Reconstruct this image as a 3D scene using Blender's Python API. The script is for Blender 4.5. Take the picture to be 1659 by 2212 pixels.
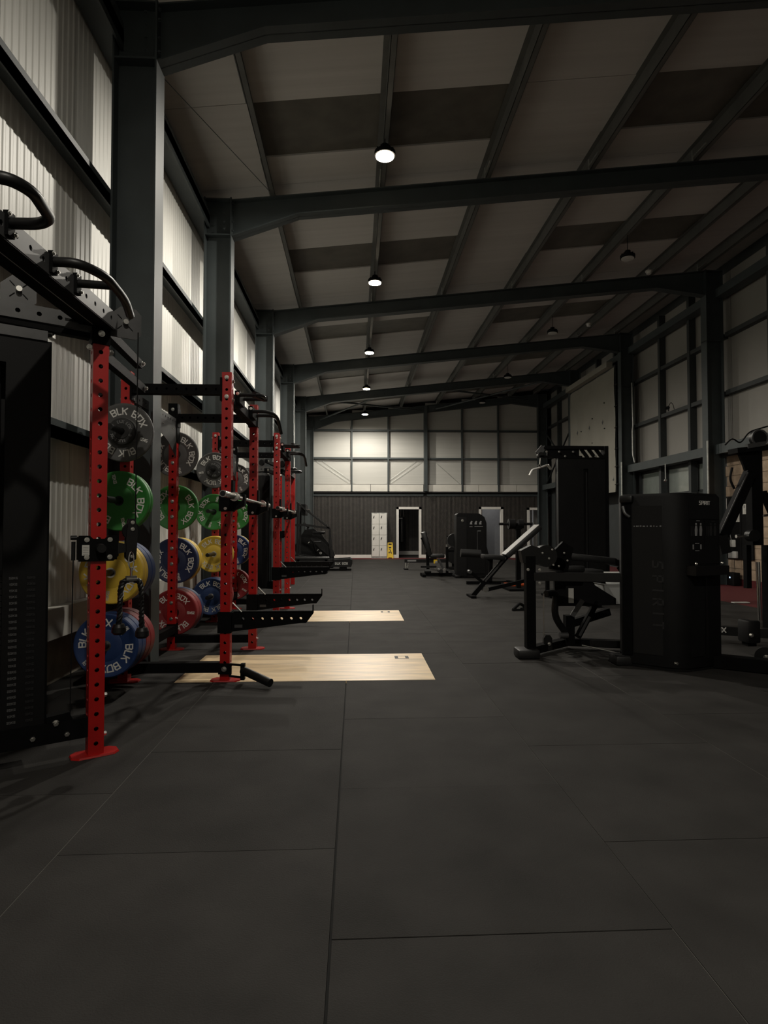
import bpy, bmesh, math, random
from mathutils import Vector, Matrix
for o in list(bpy.data.objects): bpy.data.objects.remove(o, do_unlink=True)
SC = bpy.context.scene
COL = SC.collection
random.seed(7)
PI = math.pi
def R(d): return math.radians(d)

# ------------------------------------------------------------------ camera, world, exposure
FPX = 1307.0
cam_d = bpy.data.cameras.new('camera'); cam = bpy.data.objects.new('camera', cam_d); COL.objects.link(cam)
cam_d.sensor_fit = 'VERTICAL'; cam_d.sensor_height = 24.0; cam_d.lens = FPX * 24.0 / 2212.0
cam_d.clip_start = 0.05; cam_d.clip_end = 200
_psi = math.atan(61.5 / FPX); _th = math.atan(36.0 / FPX)
cam.location = (0, 0, 1.17)
cam.rotation_euler = (PI / 2 + _th, 0, -_psi)
SC.camera = cam
W = bpy.data.worlds.new('night'); SC.world = W; W.use_nodes = True
W.node_tree.nodes['Background'].inputs[0].default_value = (0.5, 0.55, 0.6, 1)
W.node_tree.nodes['Background'].inputs[1].default_value = 0.0015
VS = SC.view_settings
SC.display_settings.display_device = 'sRGB'
VS.view_transform = 'Standard'; VS.look = 'None'; VS.gamma = 1.0; VS.exposure = 0.0; VS.use_curve_mapping = False
LAMP_W = 410.0          # each lit high bay lamp
FRONT_W = 385.0         # the lamp behind the viewer is dimmer
LAMP_COL = (1.0, 0.94, 0.83)

# ------------------------------------------------------------------ materials
MATS = {}
def mk(name, col, rough=0.5, metal=0.0, var=0.12, scale=8.0, bump=0.0, bscale=60.0, emit=0.0, ecol=None, spec=0.5, rand=0.0, stretch=None):
    m = bpy.data.materials.new(name); m.use_nodes = True; nt = m.node_tree; N = nt.nodes; L = nt.links
    b = N['Principled BSDF']
    b.inputs['Roughness'].default_value = rough; b.inputs['Metallic'].default_value = metal
    b.inputs['Specular IOR Level'].default_value = spec
    tc = N.new('ShaderNodeTexCoord'); src = tc.outputs['Object']
    if stretch:
        mp = N.new('ShaderNodeMapping'); mp.inputs['Scale'].default_value = stretch
        L.new(src, mp.inputs['Vector']); src = mp.outputs[0]
    nz = N.new('ShaderNodeTexNoise'); nz.inputs['Scale'].default_value = scale; nz.inputs['Detail'].default_value = 4
    L.new(src, nz.inputs['Vector'])
    rp = N.new('ShaderNodeValToRGB')
    c0 = [max(0, c * (1 - var)) for c in col]; c1 = [min(1, c * (1 + var)) for c in col]
    rp.color_ramp.elements[0].position = 0.3; rp.color_ramp.elements[1].position = 0.7
    rp.color_ramp.elements[0].color = (*c0, 1); rp.color_ramp.elements[1].color = (*c1, 1)
    L.new(nz.outputs[0], rp.inputs[0]); cout = rp.outputs[0]
    if rand:
        oi = N.new('ShaderNodeObjectInfo'); mr = N.new('ShaderNodeMapRange')
        mr.inputs[3].default_value = 1 - rand; mr.inputs[4].default_value = 1 + rand
        L.new(oi.outputs['Random'], mr.inputs[0])
        mx = N.new('ShaderNodeMixRGB'); mx.blend_type = 'MULTIPLY'; mx.inputs[0].default_value = 1
        L.new(cout, mx.inputs[1]); L.new(mr.outputs[0], mx.inputs[2]); cout = mx.outputs[0]
    L.new(cout, b.inputs['Base Color'])
    if bump:
        n2 = N.new('ShaderNodeTexNoise'); n2.inputs['Scale'].default_value = bscale; n2.inputs['Detail'].default_value = 3
        L.new(src, n2.inputs['Vector'])
        bp = N.new('ShaderNodeBump'); bp.inputs['Strength'].default_value = bump; bp.inputs['Distance'].default_value = 0.01
        L.new(n2.outputs[0], bp.inputs['Height']); L.new(bp.outputs[0], b.inputs['Normal'])
    if emit:
        b.inputs['Emission Color'].default_value = (*(ecol or col), 1); b.inputs['Emission Strength'].default_value = emit
    MATS[name] = m
    return m
mk('rubber', (0.0345, 0.0328, 0.0312), 0.75, var=0.2, scale=3.0, bump=0.25, bscale=180, rand=0.08, spec=0.10)
mk('rubber_gap', (0.003, 0.003, 0.003), 0.95)
mk('seam_dust', (0.12, 0.115, 0.105), 0.95)
mk('red_track', (0.085, 0.004, 0.006), 0.85, var=0.15, scale=12, bump=0.3, bscale=250)
mk('plywood', (0.74, 0.56, 0.34), 0.42, var=0.22, scale=2.2, stretch=(1.2, 7, 4), bump=0.05)
mk('concrete', (0.30, 0.27, 0.22), 0.9, var=0.25, scale=6, bump=0.4, bscale=40)
mk('steel_grey', (0.042, 0.052, 0.054), 0.55, var=0.12, scale=4, bump=0.06, bscale=90)
mk('steel_dark', (0.030, 0.035, 0.036), 0.6, var=0.12, scale=4)
mk('purlin_grey', (0.085, 0.086, 0.080), 0.55, var=0.15, scale=5)
mk('galv', (0.42, 0.43, 0.41), 0.42, 0.55, var=0.2, scale=14)
mk('sheet_white', (0.79, 0.785, 0.74), 0.45, var=0.04, scale=1.5, rand=0.02)
mk('panel_white', (0.45, 0.442, 0.412), 0.55, var=0.05, scale=1.2, bump=0.10, bscale=9, stretch=(0.3, 1, 14), rand=0.03)
mk('roof_white', (0.50, 0.482, 0.46), 0.6, var=0.06, scale=1.0, bump=0.15, bscale=8, stretch=(0.3, 9, 1), rand=0.03)
mk('rooflight', (0.105, 0.098, 0.082), 0.45, var=0.2, scale=4)
mk('panel_grey', (0.25, 0.24, 0.22), 0.55, var=0.05, scale=1.2, bump=0.08, bscale=9, rand=0.04)
mk('band_white', (0.62, 0.60, 0.55), 0.4, var=0.06, scale=3, bump=0.15, bscale=12)
mk('slat_black', (0.056, 0.050, 0.044), 0.6, var=0.2)
mk('slat_back', (0.010, 0.009, 0.009), 0.9)
mk('frame_white', (0.72, 0.70, 0.66), 0.5, var=0.04)
mk('brick', (0.36, 0.27, 0.19), 0.9, var=0.18, scale=9, bump=0.4, bscale=45, rand=0.14)
mk('mortar', (0.20, 0.17, 0.13), 0.95)
mk('room_grey', (0.30, 0.31, 0.33), 0.8, var=0.05)
mk('black_powder', (0.0045, 0.0045, 0.004725), 0.62, spec=0.05, var=0.2, scale=20)
mk('black_satin', (0.0065, 0.0065, 0.006825), 0.42, spec=0.35, var=0.2, scale=20)
mk('black_matt', (0.0045, 0.0045, 0.004725), 0.8, spec=0.2, var=0.2)
mk('shroud', (0.0035, 0.0035, 0.0037), 0.62, spec=0.2, var=0.25, scale=6, bump=0.06, bscale=200)
mk('void_black', (0.003, 0.003, 0.003), 0.9)
mk('pad_black', (0.01, 0.01, 0.0105), 0.48, var=0.25, scale=30, bump=0.1, bscale=160)
mk('gusset_dark', (0.024, 0.024, 0.024), 0.5, var=0.15)
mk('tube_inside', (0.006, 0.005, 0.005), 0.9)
mk('beam_grey', (0.05, 0.05, 0.051), 0.42, var=0.15, scale=15)
mk('red_powder', (0.36, 0.006, 0.005), 0.38, var=0.10, scale=10)
mk('chrome', (0.75, 0.74, 0.72), 0.16, 1.0, var=0.05)
mk('satin_chrome', (0.85, 0.84, 0.81), 0.28, 0.25, var=0.05)
mk('pad_pale', (0.21, 0.205, 0.20), 0.5, var=0.1, scale=20)
mk('bolt_steel', (0.70, 0.69, 0.66), 0.28, 1.0, var=0.08)
mk('plate_grey', (0.075, 0.074, 0.073), 0.62, var=0.1, bump=0.12, bscale=240)
mk('plate_black', (0.012, 0.012, 0.012), 0.6, var=0.15)
mk('plate_green', (0.022, 0.175, 0.026), 0.58, var=0.08, bump=0.12, bscale=240)
mk('plate_yellow', (0.64, 0.43, 0.045), 0.58, var=0.08, bump=0.12, bscale=240)
mk('plate_blue', (0.012, 0.036, 0.125), 0.58, var=0.08, bump=0.12, bscale=240)
mk('plate_navy', (0.009, 0.018, 0.065), 0.6, var=0.1, bump=0.12, bscale=240)
mk('plate_red', (0.215, 0.014, 0.017), 0.58, var=0.08, bump=0.12, bscale=240)
mk('letter_white', (0.66, 0.65, 0.62), 0.6, var=0.05)
mk('letter_dim', (0.24, 0.24, 0.24), 0.6, var=0.05)
mk('letter_faint', (0.10, 0.10, 0.10), 0.6, var=0.05)
mk('letter_ghost', (0.018, 0.018, 0.019), 0.5, var=0.05)
mk('letter_yellow', (0.50, 0.36, 0.10), 0.6, var=0.05)
mk('sign_yellow', (0.75, 0.50, 0.02), 0.45, var=0.06)
mk('ink_black', (0.01, 0.01, 0.01), 0.6)
mk('orange', (0.55, 0.085, 0.02), 0.5, var=0.08)
mk('tub_white', (0.50, 0.51, 0.50), 0.4, var=0.05)
mk('paper', (0.55, 0.54, 0.50), 0.8, var=0.05)
mk('glass_pane', (0.80, 0.86, 0.82), 0.1, var=0.05)
_g = MATS['glass_pane'].node_tree.nodes['Principled BSDF']; _g.inputs['Transmission Weight'].default_value = 0.85; _g.inputs['Roughness'].default_value = 0.03
mk('office_wall', (0.42, 0.46, 0.42), 0.7, var=0.04)
mk('climb_board', (0.25, 0.24, 0.205), 0.65, var=0.08, scale=1.2)
mk('plastic_white', (0.6, 0.6, 0.57), 0.4, var=0.03)
mk('lamp_lit', (1, 0.9, 0.7), 0.4, emit=60.0, ecol=(1.0, 0.86, 0.62))
mk('lamp_off', (0.55, 0.55, 0.52), 0.35)
mk('tube_light', (1, 1, 1), 0.4, emit=14.0, ecol=(1.0, 0.95, 0.88))
mk('led_blue', (0.3, 0.5, 1), 0.4, emit=3.0, ecol=(0.4, 0.6, 1.0))
mk('ghost_red', (0.35, 0.02, 0.03), 0.6)

# ------------------------------------------------------------------ mesh helpers
def frame_from(p, q, up=(0, 0, 1)):
    d = (Vector(q) - Vector(p)); L = d.length; d.normalize()
    u = Vector(up)
    if abs(d.dot(u)) > 0.98: u = Vector((0, 1, 0)) if abs(d.y) < 0.9 else Vector((1, 0, 0))
    x = d.cross(u).normalized(); z = x.cross(d).normalized()
    return d, x, z, L
class MB:
    def __init__(s): s.v = []; s.f = []
    def add(s, vs, fs, M=None):
        n = len(s.v)
        for v in vs:
            v = Vector(v)
            if M is not None: v = M @ v
            s.v.append(v)
        for f in fs: s.f.append([n + i for i in f])
        return s
    def bx(s, x0, x1, y0, y1, z0, z1, M=None):
        return s.add([(x0, y0, z0), (x1, y0, z0), (x1, y1, z0), (x0, y1, z0), (x0, y0, z1), (x1, y0, z1), (x1, y1, z1), (x0, y1, z1)],
                     [(0, 3, 2, 1), (4, 5, 6, 7), (0, 1, 5, 4), (1, 2, 6, 5), (2, 3, 7, 6), (3, 0, 4, 7)], M)
    def bar(s, p, q, w, h, up=(0, 0, 1)):
        """box from p to q, w across, h along up"""
        d, x, z, L = frame_from(p, q, up); p = Vector(p); q = Vector(q)
        c = [(-w / 2, -h / 2), (w / 2, -h / 2), (w / 2, h / 2), (-w / 2, h / 2)]
        vs = [p + x * a + z * b for a, b in c] + [q + x * a + z * b for a, b in c]
        return s.add(vs, [(3, 2, 1, 0), (4, 5, 6, 7), (0, 1, 5, 4), (1, 2, 6, 5), (2, 3, 7, 6), (3, 0, 4, 7)])
    def rbox(s, x0, x1, y0, y1, z0, z1, r=0.02, seg=2, M=None):
        bm = bmesh.new(); bmesh.ops.create_cube(bm, size=1)
        for v in bm.verts:
            v.co = Vector(((x0 + x1) / 2 + v.co.x * (x1 - x0), (y0 + y1) / 2 + v.co.y * (y1 - y0), (z0 + z1) / 2 + v.co.z * (z1 - z0)))
        bmesh.ops.bevel(bm, geom=bm.edges[:], offset=r, segments=seg, profile=0.5, affect='EDGES')
        bm.verts.index_update()
        s.add([v.co.copy() for v in bm.verts], [[v.index for v in f.verts] for f in bm.faces], M); bm.free(); return s
    def cyl(s, p, q, r, n=12, r1=None, caps=True):
        d, x, z, L = frame_from(p, q); p = Vector(p); q = Vector(q); r1 = r if r1 is None else r1
        vs = [p + (x * math.cos(2 * PI * i / n) + z * math.sin(2 * PI * i / n)) * r for i in range(n)] + \
             [q + (x * math.cos(2 * PI * i / n) + z * math.sin(2 * PI * i / n)) * r1 for i in range(n)]
        fs = [(i, (i + 1) % n, n + (i + 1) % n, n + i) for i in range(n)]
        if caps: fs += [tuple(range(n - 1, -1, -1)), tuple(range(n, 2 * n))]
        return s.add(vs, fs)
    def tube(s, pts, r, n=8, fillet=0.0, fs_=4, closed=False):
        P = [Vector(p) for p in pts]
        if fillet:
            Q = [P[0]]
            for i in range(1, len(P) - 1):
                a = (P[i - 1] - P[i]); b = (P[i + 1] - P[i]); f = min(fillet, a.length * 0.48, b.length * 0.48)
                A = P[i] + a.normalized() * f; B = P[i] + b.normalized() * f
                for k in range(fs_ + 1):
                    t = k / fs_; Q.append(A * (1 - t) ** 2 + P[i] * 2 * t * (1 - t) + B * t * t)
            Q.append(P[-1]); P = Q
        rings = []; up = None
        for i, p in enumerate(P):
            if closed: d = P[(i + 1) % len(P)] - P[i - 1]
            else: d = (P[min(i + 1, len(P) - 1)] - P[max(i - 1, 0)])
            d.normalize()
            if up is None:
                up = Vector((0, 0, 1)) if abs(d.z) < 0.9 else Vector((1, 0, 0))
            x = d.cross(up)
            if x.length < 1e-4: x = d.cross(Vector((0.3, 0.9, 0.1)))
            x.normalize(); up = x.cross(d).normalized()
            rr = r[i] if isinstance(r, (list, tuple)) else r
            rings.append([p + (x * math.cos(2 * PI * k / n) + up * math.sin(2 * PI * k / n)) * rr for k in range(n)])
        vs = [v for g in rings for v in g]; fs = []
        m = len(rings)
        for i in range(m if closed else m - 1):
            j = (i + 1) % m
            for k in range(n): fs.append((i * n + k, i * n + (k + 1) % n, j * n + (k + 1) % n, j * n + k))
        if not closed: fs += [tuple(range(n - 1, -1, -1)), tuple((m - 1) * n + k for k in range(n))]
        return s.add(vs, fs)
    def sweep(s, pts, w, h, up=(0, 0, 1)):
        """rectangular section along points, mitred"""
        P = [Vector(p) for p in pts]; rings = []; U = Vector(up)
        for i, p in enumerate(P):
            if i == 0: d = (P[1] - P[0]).normalized(); k = 1
            elif i == len(P) - 1: d = (P[-1] - P[-2]).normalized(); k = 1
            else:
                a = (P[i] - P[i - 1]).normalized(); b = (P[i + 1] - P[i]).normalized(); d = (a + b).normalized(); k = 1 / max(0.4, a.dot(d))
            x = U.cross(d).normalized() ; y = U if abs(U.dot(d)) < 1e-3 else d.cross(x).normalized()
            rings.append([p + x * a * k + y * b for a, b in ((-w / 2, -h / 2), (w / 2, -h / 2), (w / 2, h / 2), (-w / 2, h / 2))])
        vs = [v for g in rings for v in g]; fs = []
        for i in range(len(rings) - 1):
            for k in range(4): fs.append((i * 4 + k, i * 4 + (k + 1) % 4, i * 4 + 4 + (k + 1) % 4, i * 4 + 4 + k))
        fs += [(3, 2, 1, 0), tuple((len(rings) - 1) * 4 + k for k in range(4))]
        return s.add(vs, fs)
    def lathe(s, prof, M=None, n=32):
        """prof (r, h) about local Y axis"""
        vs = []; fs = []
        for r, h in prof:
            for k in range(n):
                a = 2 * PI * k / n; vs.append((r * math.cos(a), h, r * math.sin(a)))
        for i in range(len(prof) - 1):
            for k in range(n): fs.append((i * n + k, i * n + (k + 1) % n, (i + 1) * n + (k + 1) % n, (i + 1) * n + k))
        return s.add(vs, fs, M)
    def prism(s, poly, t0, t1, M=None):
        """poly in local XZ, extruded along local Y from t0 to t1"""
        n = len(poly); vs = [(a, t0, b) for a, b in poly] + [(a, t1, b) for a, b in poly]
        fs = [tuple(range(n)), tuple(range(2 * n - 1, n - 1, -1))] + [((i + 1) % n, i, n + i, n + (i + 1) % n) for i in range(n)]
        return s.add(vs, fs, M)
    def sphere(s, c, r, n=10, m=6, sz=1.0):
        vs = [(c[0], c[1], c[2] - r * sz)]; fs = []
        for i in range(1, m):
            a = -PI / 2 + PI * i / m
            for k in range(n): vs.append((c[0] + r * math.cos(a) * math.cos(2 * PI * k / n), c[1] + r * math.cos(a) * math.sin(2 * PI * k / n), c[2] + r * sz * math.sin(a)))
        vs.append((c[0], c[1], c[2] + r * sz)); T = len(vs) - 1
        for k in range(n):
            fs.append((0, 1 + (k + 1) % n, 1 + k)); fs.append((T, 1 + (m - 2) * n + k, 1 + (m - 2) * n + (k + 1) % n))
            for i in range(m - 2): fs.append((1 + i * n + k, 1 + i * n + (k + 1) % n, 1 + (i + 1) * n + (k + 1) % n, 1 + (i + 1) * n + k))
        return s.add(vs, fs)
    def holed(s, p, q, w, pitch, r, off=None, up=(0, 0, 1), h=None, sides=(1, 1, 1, 1), seg=3, deep=0.005):
        """square hollow section with real round holes on chosen faces"""
        d, x, z, L = frame_from(p, q, up); p = Vector(p); h = h or w
        n = max(1, int(L / pitch)); rest = (L - n * pitch) / 2 if off is None else off
        M = Matrix(((x.x, d.x, z.x, p.x), (x.y, d.y, z.y, p.y), (x.z, d.z, z.z, p.z), (0, 0, 0, 1)))
        fd = [((1, 0, 0), (0, 0, 1), w, h), ((0, 0, 1), (-1, 0, 0), h, w), ((-1, 0, 0), (0, 0, -1), w, h), ((0, 0, -1), (1, 0, 0), h, w)]
        for k, (nn, tt, dn, dt) in enumerate(fd):
            nn = Vector(nn); tt = Vector(tt); Y = Vector((0, 1, 0)); O = nn * dn / 2; half = dt / 2
            if not sides[k]:
                s.add([O + tt * -half, O + tt * half, O + tt * half + Y * L, O + tt * -half + Y * L], [(3, 2, 1, 0)], M); continue
            cuts = [0, rest] + [rest + (i + 1) * pitch for i in range(n)] + [L]
            if rest > 1e-4: s.add([O + tt * -half, O + tt * half, O + tt * half + Y * rest, O + tt * -half + Y * rest], [(3, 2, 1, 0)], M)
            e = rest + n * pitch
            if L - e > 1e-4: s.add([O + tt * -half + Y * e, O + tt * half + Y * e, O + tt * half + Y * L, O + tt * -half + Y * L], [(3, 2, 1, 0)], M)
            nseg = 4 * seg
            for i in range(n):
                c = O + Y * (rest + (i + 0.5) * pitch); sq = []; ci = []; cb = []
                for j in range(nseg):
                    a = 2 * PI * j / nseg + PI / 4; ca, sa = math.cos(a), math.sin(a); m = max(abs(ca), abs(sa))
                    sq.append(c + tt * half * ca / m + Y * pitch / 2 * sa / m); ci.append(c + tt * r * ca + Y * r * sa); cb.append(ci[-1] - nn * deep)
                fs = []
                for j in range(nseg):
                    j2 = (j + 1) % nseg
                    fs.append((j2, j, nseg + j, nseg + j2)); fs.append((nseg + j2, nseg + j, 2 * nseg + j, 2 * nseg + j2))
                s.add(sq + ci + cb, fs, M)
        for y0, rev in ((0, 0), (L, 1)):
            s.add([(-w / 2, y0, -h / 2), (w / 2, y0, -h / 2), (w / 2, y0, h / 2), (-w / 2, y0, h / 2)], [(3, 2, 1, 0) if not rev else (0, 1, 2, 3)], M)
        return s
    def mesh(s, name, mat, smooth=35, M=None):
        me = bpy.data.meshes.new(name)
        vs = [(M @ v) for v in s.v] if M is not None else s.v
        me.from_pydata([tuple(v) for v in vs], [], s.f)
        me.materials.append(MATS[mat]); me.update()
        if smooth:
            for p in me.polygons: p.use_smooth = True
            me.set_sharp_from_angle(angle=R(smooth))
        return me
    def build(s, name, mat, parent=None, world=False, smooth=35):
        M = None
        if parent is not None and world: M = wm(parent).inverted()
        o = bpy.data.objects.new(name, s.mesh(name, mat, smooth, M)); COL.objects.link(o)
        if parent is not None: o.parent = parent
        return o
def wm(o):
    M = o.matrix_basis.copy()
    while o.parent is not None:
        o = o.parent; M = o.matrix_basis @ M
    return M
def tag(o, label=None, cat=None, group=None, kind=None):
    if label: o['label'] = label
    if cat: o['category'] = cat
    if group: o['group'] = group
    if kind: o['kind'] = kind
    return o
def thing(name, loc, label, cat, group=None, rz=0.0):
    o = bpy.data.objects.new(name, None); COL.objects.link(o); o.empty_display_size = 0.1
    o.location = loc; o.rotation_euler = (0, 0, rz)
    return tag(o, label, cat, group)
def struct(mb, name, mat, smooth=35):
    o = mb.build(name, mat, smooth=smooth); o['kind'] = 'structure'; return o
def inst(me, name, parent, loc=(0, 0, 0), rot=None, M=None):
    o = bpy.data.objects.new(name, me); COL.objects.link(o)
    if parent is not None: o.parent = parent
    if M is not None: o.matrix_basis = M
    else:
        o.location = loc
        if rot: o.rotation_euler = rot
    return o
def copy_tree(o, parent=None, top=True):
    c = o.copy(); COL.objects.link(c); c.parent = parent
    for ch in list(o.children): copy_tree(ch, c, False)
    return c
def at_dir(p, d, up=(0, 0, 1)):
    """matrix at p whose local -Y axis looks along d (hex bolt heads etc.)"""
    d = Vector(d).normalized(); u = Vector(up)
    if abs(d.dot(u)) > 0.95: u = Vector((0, 1, 0))
    x = u.cross(-d).normalized(); z = x.cross(-d).normalized()
    return Matrix(((x.x, -d.x, z.x, p[0]), (x.y, -d.y, z.y, p[1]), (x.z, -d.z, z.z, p[2]), (0, 0, 0, 1)))
# a shared hex bolt, head along local -Y
_b = MB(); _b.cyl((0, 0, 0), (0, -0.003, 0), 0.017, 12); _b.cyl((0, -0.003, 0), (0, -0.014, 0), 0.0125, 6); _b.cyl((0, -0.014, 0), (0, -0.018, 0), 0.007, 8)
BOLT = _b.mesh('bolt', 'bolt_steel')
DARK_BOLT = _b.mesh('bolt', 'steel_grey')
def bolt(parent, p, d, s=1.0, dark=False):
    M = at_dir(p, d) @ Matrix.Diagonal((s, s, s, 1)); return inst(DARK_BOLT if dark else BOLT, 'bolt', parent, M=M)

# ------------------------------------------------------------------ stroke lettering (geometry)
GL = {  # strokes on a unit cell (w, h=1)
 'B': (0.72, [[(0, 0), (0, 1)], [(0, 1), (0.5, 1), (0.66, 0.88), (0.66, 0.64), (0.5, 0.52), (0, 0.52)], [(0.5, 0.52), (0.72, 0.38), (0.72, 0.14), (0.55, 0), (0, 0)]]),
 'L': (0.58, [[(0, 1), (0, 0), (0.58, 0)]]),
 'K': (0.70, [[(0, 0), (0, 1)], [(0.66, 1), (0.02, 0.46)], [(0.24, 0.62), (0.70, 0)]]),
 'O': (0.78, [[(0.0, 1), (0.78, 1), (0.78, 0.28), (0.50, 0), (0, 0), (0, 1)]]),
 'X': (0.74, [[(0, 0), (0.74, 1)], [(0, 1), (0.74, 0)]]),
 'G': (0.68, [[(0.68, 1), (0, 1), (0, 0), (0.68, 0), (0.68, 0.48), (0.36, 0.48)]]),
 'S': (0.66, [[(0.66, 1), (0.06, 1), (0.0, 0.56), (0.60, 0.46), (0.56, 0), (-0.06, 0)]]),
 'P': (0.62, [[(0, 0), (0, 1), (0.62, 1), (0.62, 0.46), (0, 0.46)]]),
 'I': (0.12, [[(0.06, 0), (0.06, 1)]]),
 'R': (0.64, [[(0, 0), (0, 1), (0.60, 1), (0.60, 0.48), (0, 0.48)], [(0.26, 0.48), (0.64, 0)]]),
 'T': (0.62, [[(0, 1), (0.62, 1)], [(0.31, 1), (0.31, 0)]]),
 'H': (0.64, [[(0, 0), (0, 1)], [(0.64, 0), (0.64, 1)], [(0, 0.5), (0.64, 0.5)]]),
 'A': (0.72, [[(0, 0), (0.36, 1), (0.72, 0)]]),
 '0': (0.60, [[(0, 0), (0.6, 0), (0.6, 1), (0, 1), (0, 0)]]),
 '1': (0.24, [[(0, 0.85), (0.18, 1), (0.18, 0)]]),
 '2': (0.60, [[(0, 1), (0.6, 1), (0.6, 0.52), (0, 0.48), (0, 0), (0.6, 0)]]),
 '5': (0.60, [[(0.6, 1), (0, 1), (0, 0.54), (0.6, 0.54), (0.6, 0), (0, 0)]]),
 ' ': (0.42, []),
}
def text_width(t, gap=0.24): return sum(GL[c][0] for c in t) + gap * (len(t) - 1)
def strokes(t, h, gap=0.24):
    x = 0; out = []
    for c in t:
        w, S = GL[c]
        for s_ in S: out.append([((x + a) * h, b * h) for a, b in s_])
        x += w + gap
    return out
def letter_mesh(mb, t, h, th, place, gap=0.24, depth=0.0015):
    """place(u, v, n) -> 3D point; u along, v up, n out"""
    W_ = text_width(t, gap) * h
    for s_ in strokes(t, h, gap):
        for i in range(len(s_) - 1):
            (ax, ay), (bx_, by) = s_[i], s_[i + 1]
            dx, dy = bx_ - ax, by - ay; L = math.hypot(dx, dy)
            if L < 1e-6: continue
            dx /= L; dy /= L; e = th / 2 * 0.9
            ax -= dx * e; ay -= dy * e; bx2 = bx_ + dx * e; by2 = by + dy * e
            nx, ny = -dy * th / 2, dx * th / 2
            q = [(ax + nx, ay + ny), (ax - nx, ay - ny), (bx2 - nx, by2 - ny), (bx2 + nx, by2 + ny)]
            vs = [place(u - W_ / 2, v - h / 2, depth) for u, v in q] + [place(u - W_ / 2, v - h / 2, -depth) for u, v in q]
            mb.add(vs, [(0, 1, 2, 3), (0, 4, 5, 1), (1, 5, 6, 2), (2, 6, 7, 3), (3, 7, 4, 0)])
def ring_text(mb, t, h, th, rad, ang, y, flip=False, gap=0.24):
    """lettering on a disc facing -Y: arc centred at ang (clockwise seen from front from 12 o'clock)"""
    def place(u, v, n):
        if flip: a = ang - u / rad; r = rad - v
        else: a = ang + u / rad; r = rad + v
        return (r * math.sin(a), y - n, r * math.cos(a))
    letter_mesh(mb, t, h, th, place, gap)
def flat_text(mb, t, h, th, M, gap=0.24):
    """text in the local XZ plane facing local -Y"""
    letter_mesh(mb, t, h, th, lambda u, v, n: M @ Vector((u, -n, v)), gap)

# ================================================================== STRUCTURE
XL, XR = -2.20, 7.90            # cladding faces
YF, YB = -2.2, 24.22            # front (behind camera) and back wall
CL, CR = -1.67, 7.35            # inner flanges of the columns
def zr(x): return 5.79 + 0.111 * x      # rafter top
PORT = [1.0, 5.05, 8.10, 12.25, 16.35, 20.30, 23.95]
WOOD = [(-1.376, 0.62, 4.703, 5.690), (-1.376, 0.62, 7.700, 8.700)]

# floor with separate rubber tiles
floor = struct(MB().bx(-2.45, 8.3, YF, YB, -0.12, -0.021), 'floor', 'rubber_gap')
def cut_rect(r, c):
    x0, x1, y0, y1 = r; a0, a1, b0, b1 = c
    if a0 >= x1 or a1 <= x0 or b0 >= y1 or b1 <= y0: return [r]
    out = []
    if b0 > y0: out.append((x0, x1, y0, b0))
    if b1 < y1: out.append((x0, x1, b1, y1))
    m0, m1 = max(y0, b0), min(y1, b1)
    if a0 > x0: out.append((x0, a0, m0, m1))
    if a1 < x1: out.append((a1, x1, m0, m1))
    return out
xs = [-2.30] + [-2.07 + i for i in range(9)]
for i in range(len(xs) - 1):
    x0, x1 = xs[i], xs[i + 1]
    y = -1.0 + (0.761 if (i % 2 == 1) else 0.253) - 1
    if i == 0: y -= 0.5
    gl = 0.0040 if abs(x0 + 0.07) < 0.01 else 0.0016
    gr = 0.0040 if abs(x1 + 0.07) < 0.01 else 0.0016
    while y < 23.1:
        rects = [(x0 + gl, x1 - gr, max(y, YF) + 0.0018, min(y + 1, 23.2) - 0.0018)]
        y += 1
        if rects[0][3] - rects[0][2] < 0.03: continue
        for c in WOOD:
            rects = [q for r_ in rects for q in cut_rect(r_, (c[0] - 0.004, c[1] + 0.004, c[2] - 0.004, c[3] + 0.004))]
        mb = MB()
        for r_ in rects:
            if r_[1] - r_[0] > 0.01 and r_[3] - r_[2] > 0.01:
                mb.bx(r_[0], r_[1], r_[2], r_[3], -0.0205, random.uniform(-0.0008, 0.0006))
        if mb.v: mb.build('rubber_tile', 'rubber', floor, smooth=0)
for xd in (-1.07, 0.93, 1.93, 2.93):
    MB().bx(xd - 0.0016, xd + 0.0016, 0.4, 23.1, -0.0204, -0.0012 if xd != 0.93 else -0.003).build('seam_filler', 'seam_dust', floor, smooth=0)
MB().bx(5.93, XR, YF, 23.2, -0.0205, 0.002).build('red_track_strip', 'red_track', floor)
MB().bx(-2.3, XR, 23.205, YB, -0.0205, 0.002).build('red_track_strip', 'red_track', floor)
for i, (a, b, c, d) in enumerate(WOOD):
    t = thing('lifting_platform', ((a + b) / 2, (c + d) / 2, 0), ['pale plywood lifting platform set in the floor before the nearer red rack', 'pale plywood lifting platform set in the floor before the farther red rack'][i], 'platform', 'plywood lifting platforms')
    MB().bx(a, b, c, d, -0.0205, 0.001).build('board', 'plywood', t, world=True, smooth=0)
    e = MB(); cx, cy = b - 0.20, d - 0.17
    for sx, sy, w, h in ((-0.048, 0, 0.030, 0.11), (0.048, 0, 0.030, 0.11), (0, 0.050, 0.10, 0.010), (0, -0.050, 0.10, 0.010)):
        e.bx(cx + sx - w / 2, cx + sx + w / 2, cy + sy - h / 2, cy + sy + h / 2, 0.0011, 0.0018)
    tag(e.build('square_mark', 'ink_black', t, world=True, smooth=0), 'small black open square printed on the plywood')

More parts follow.
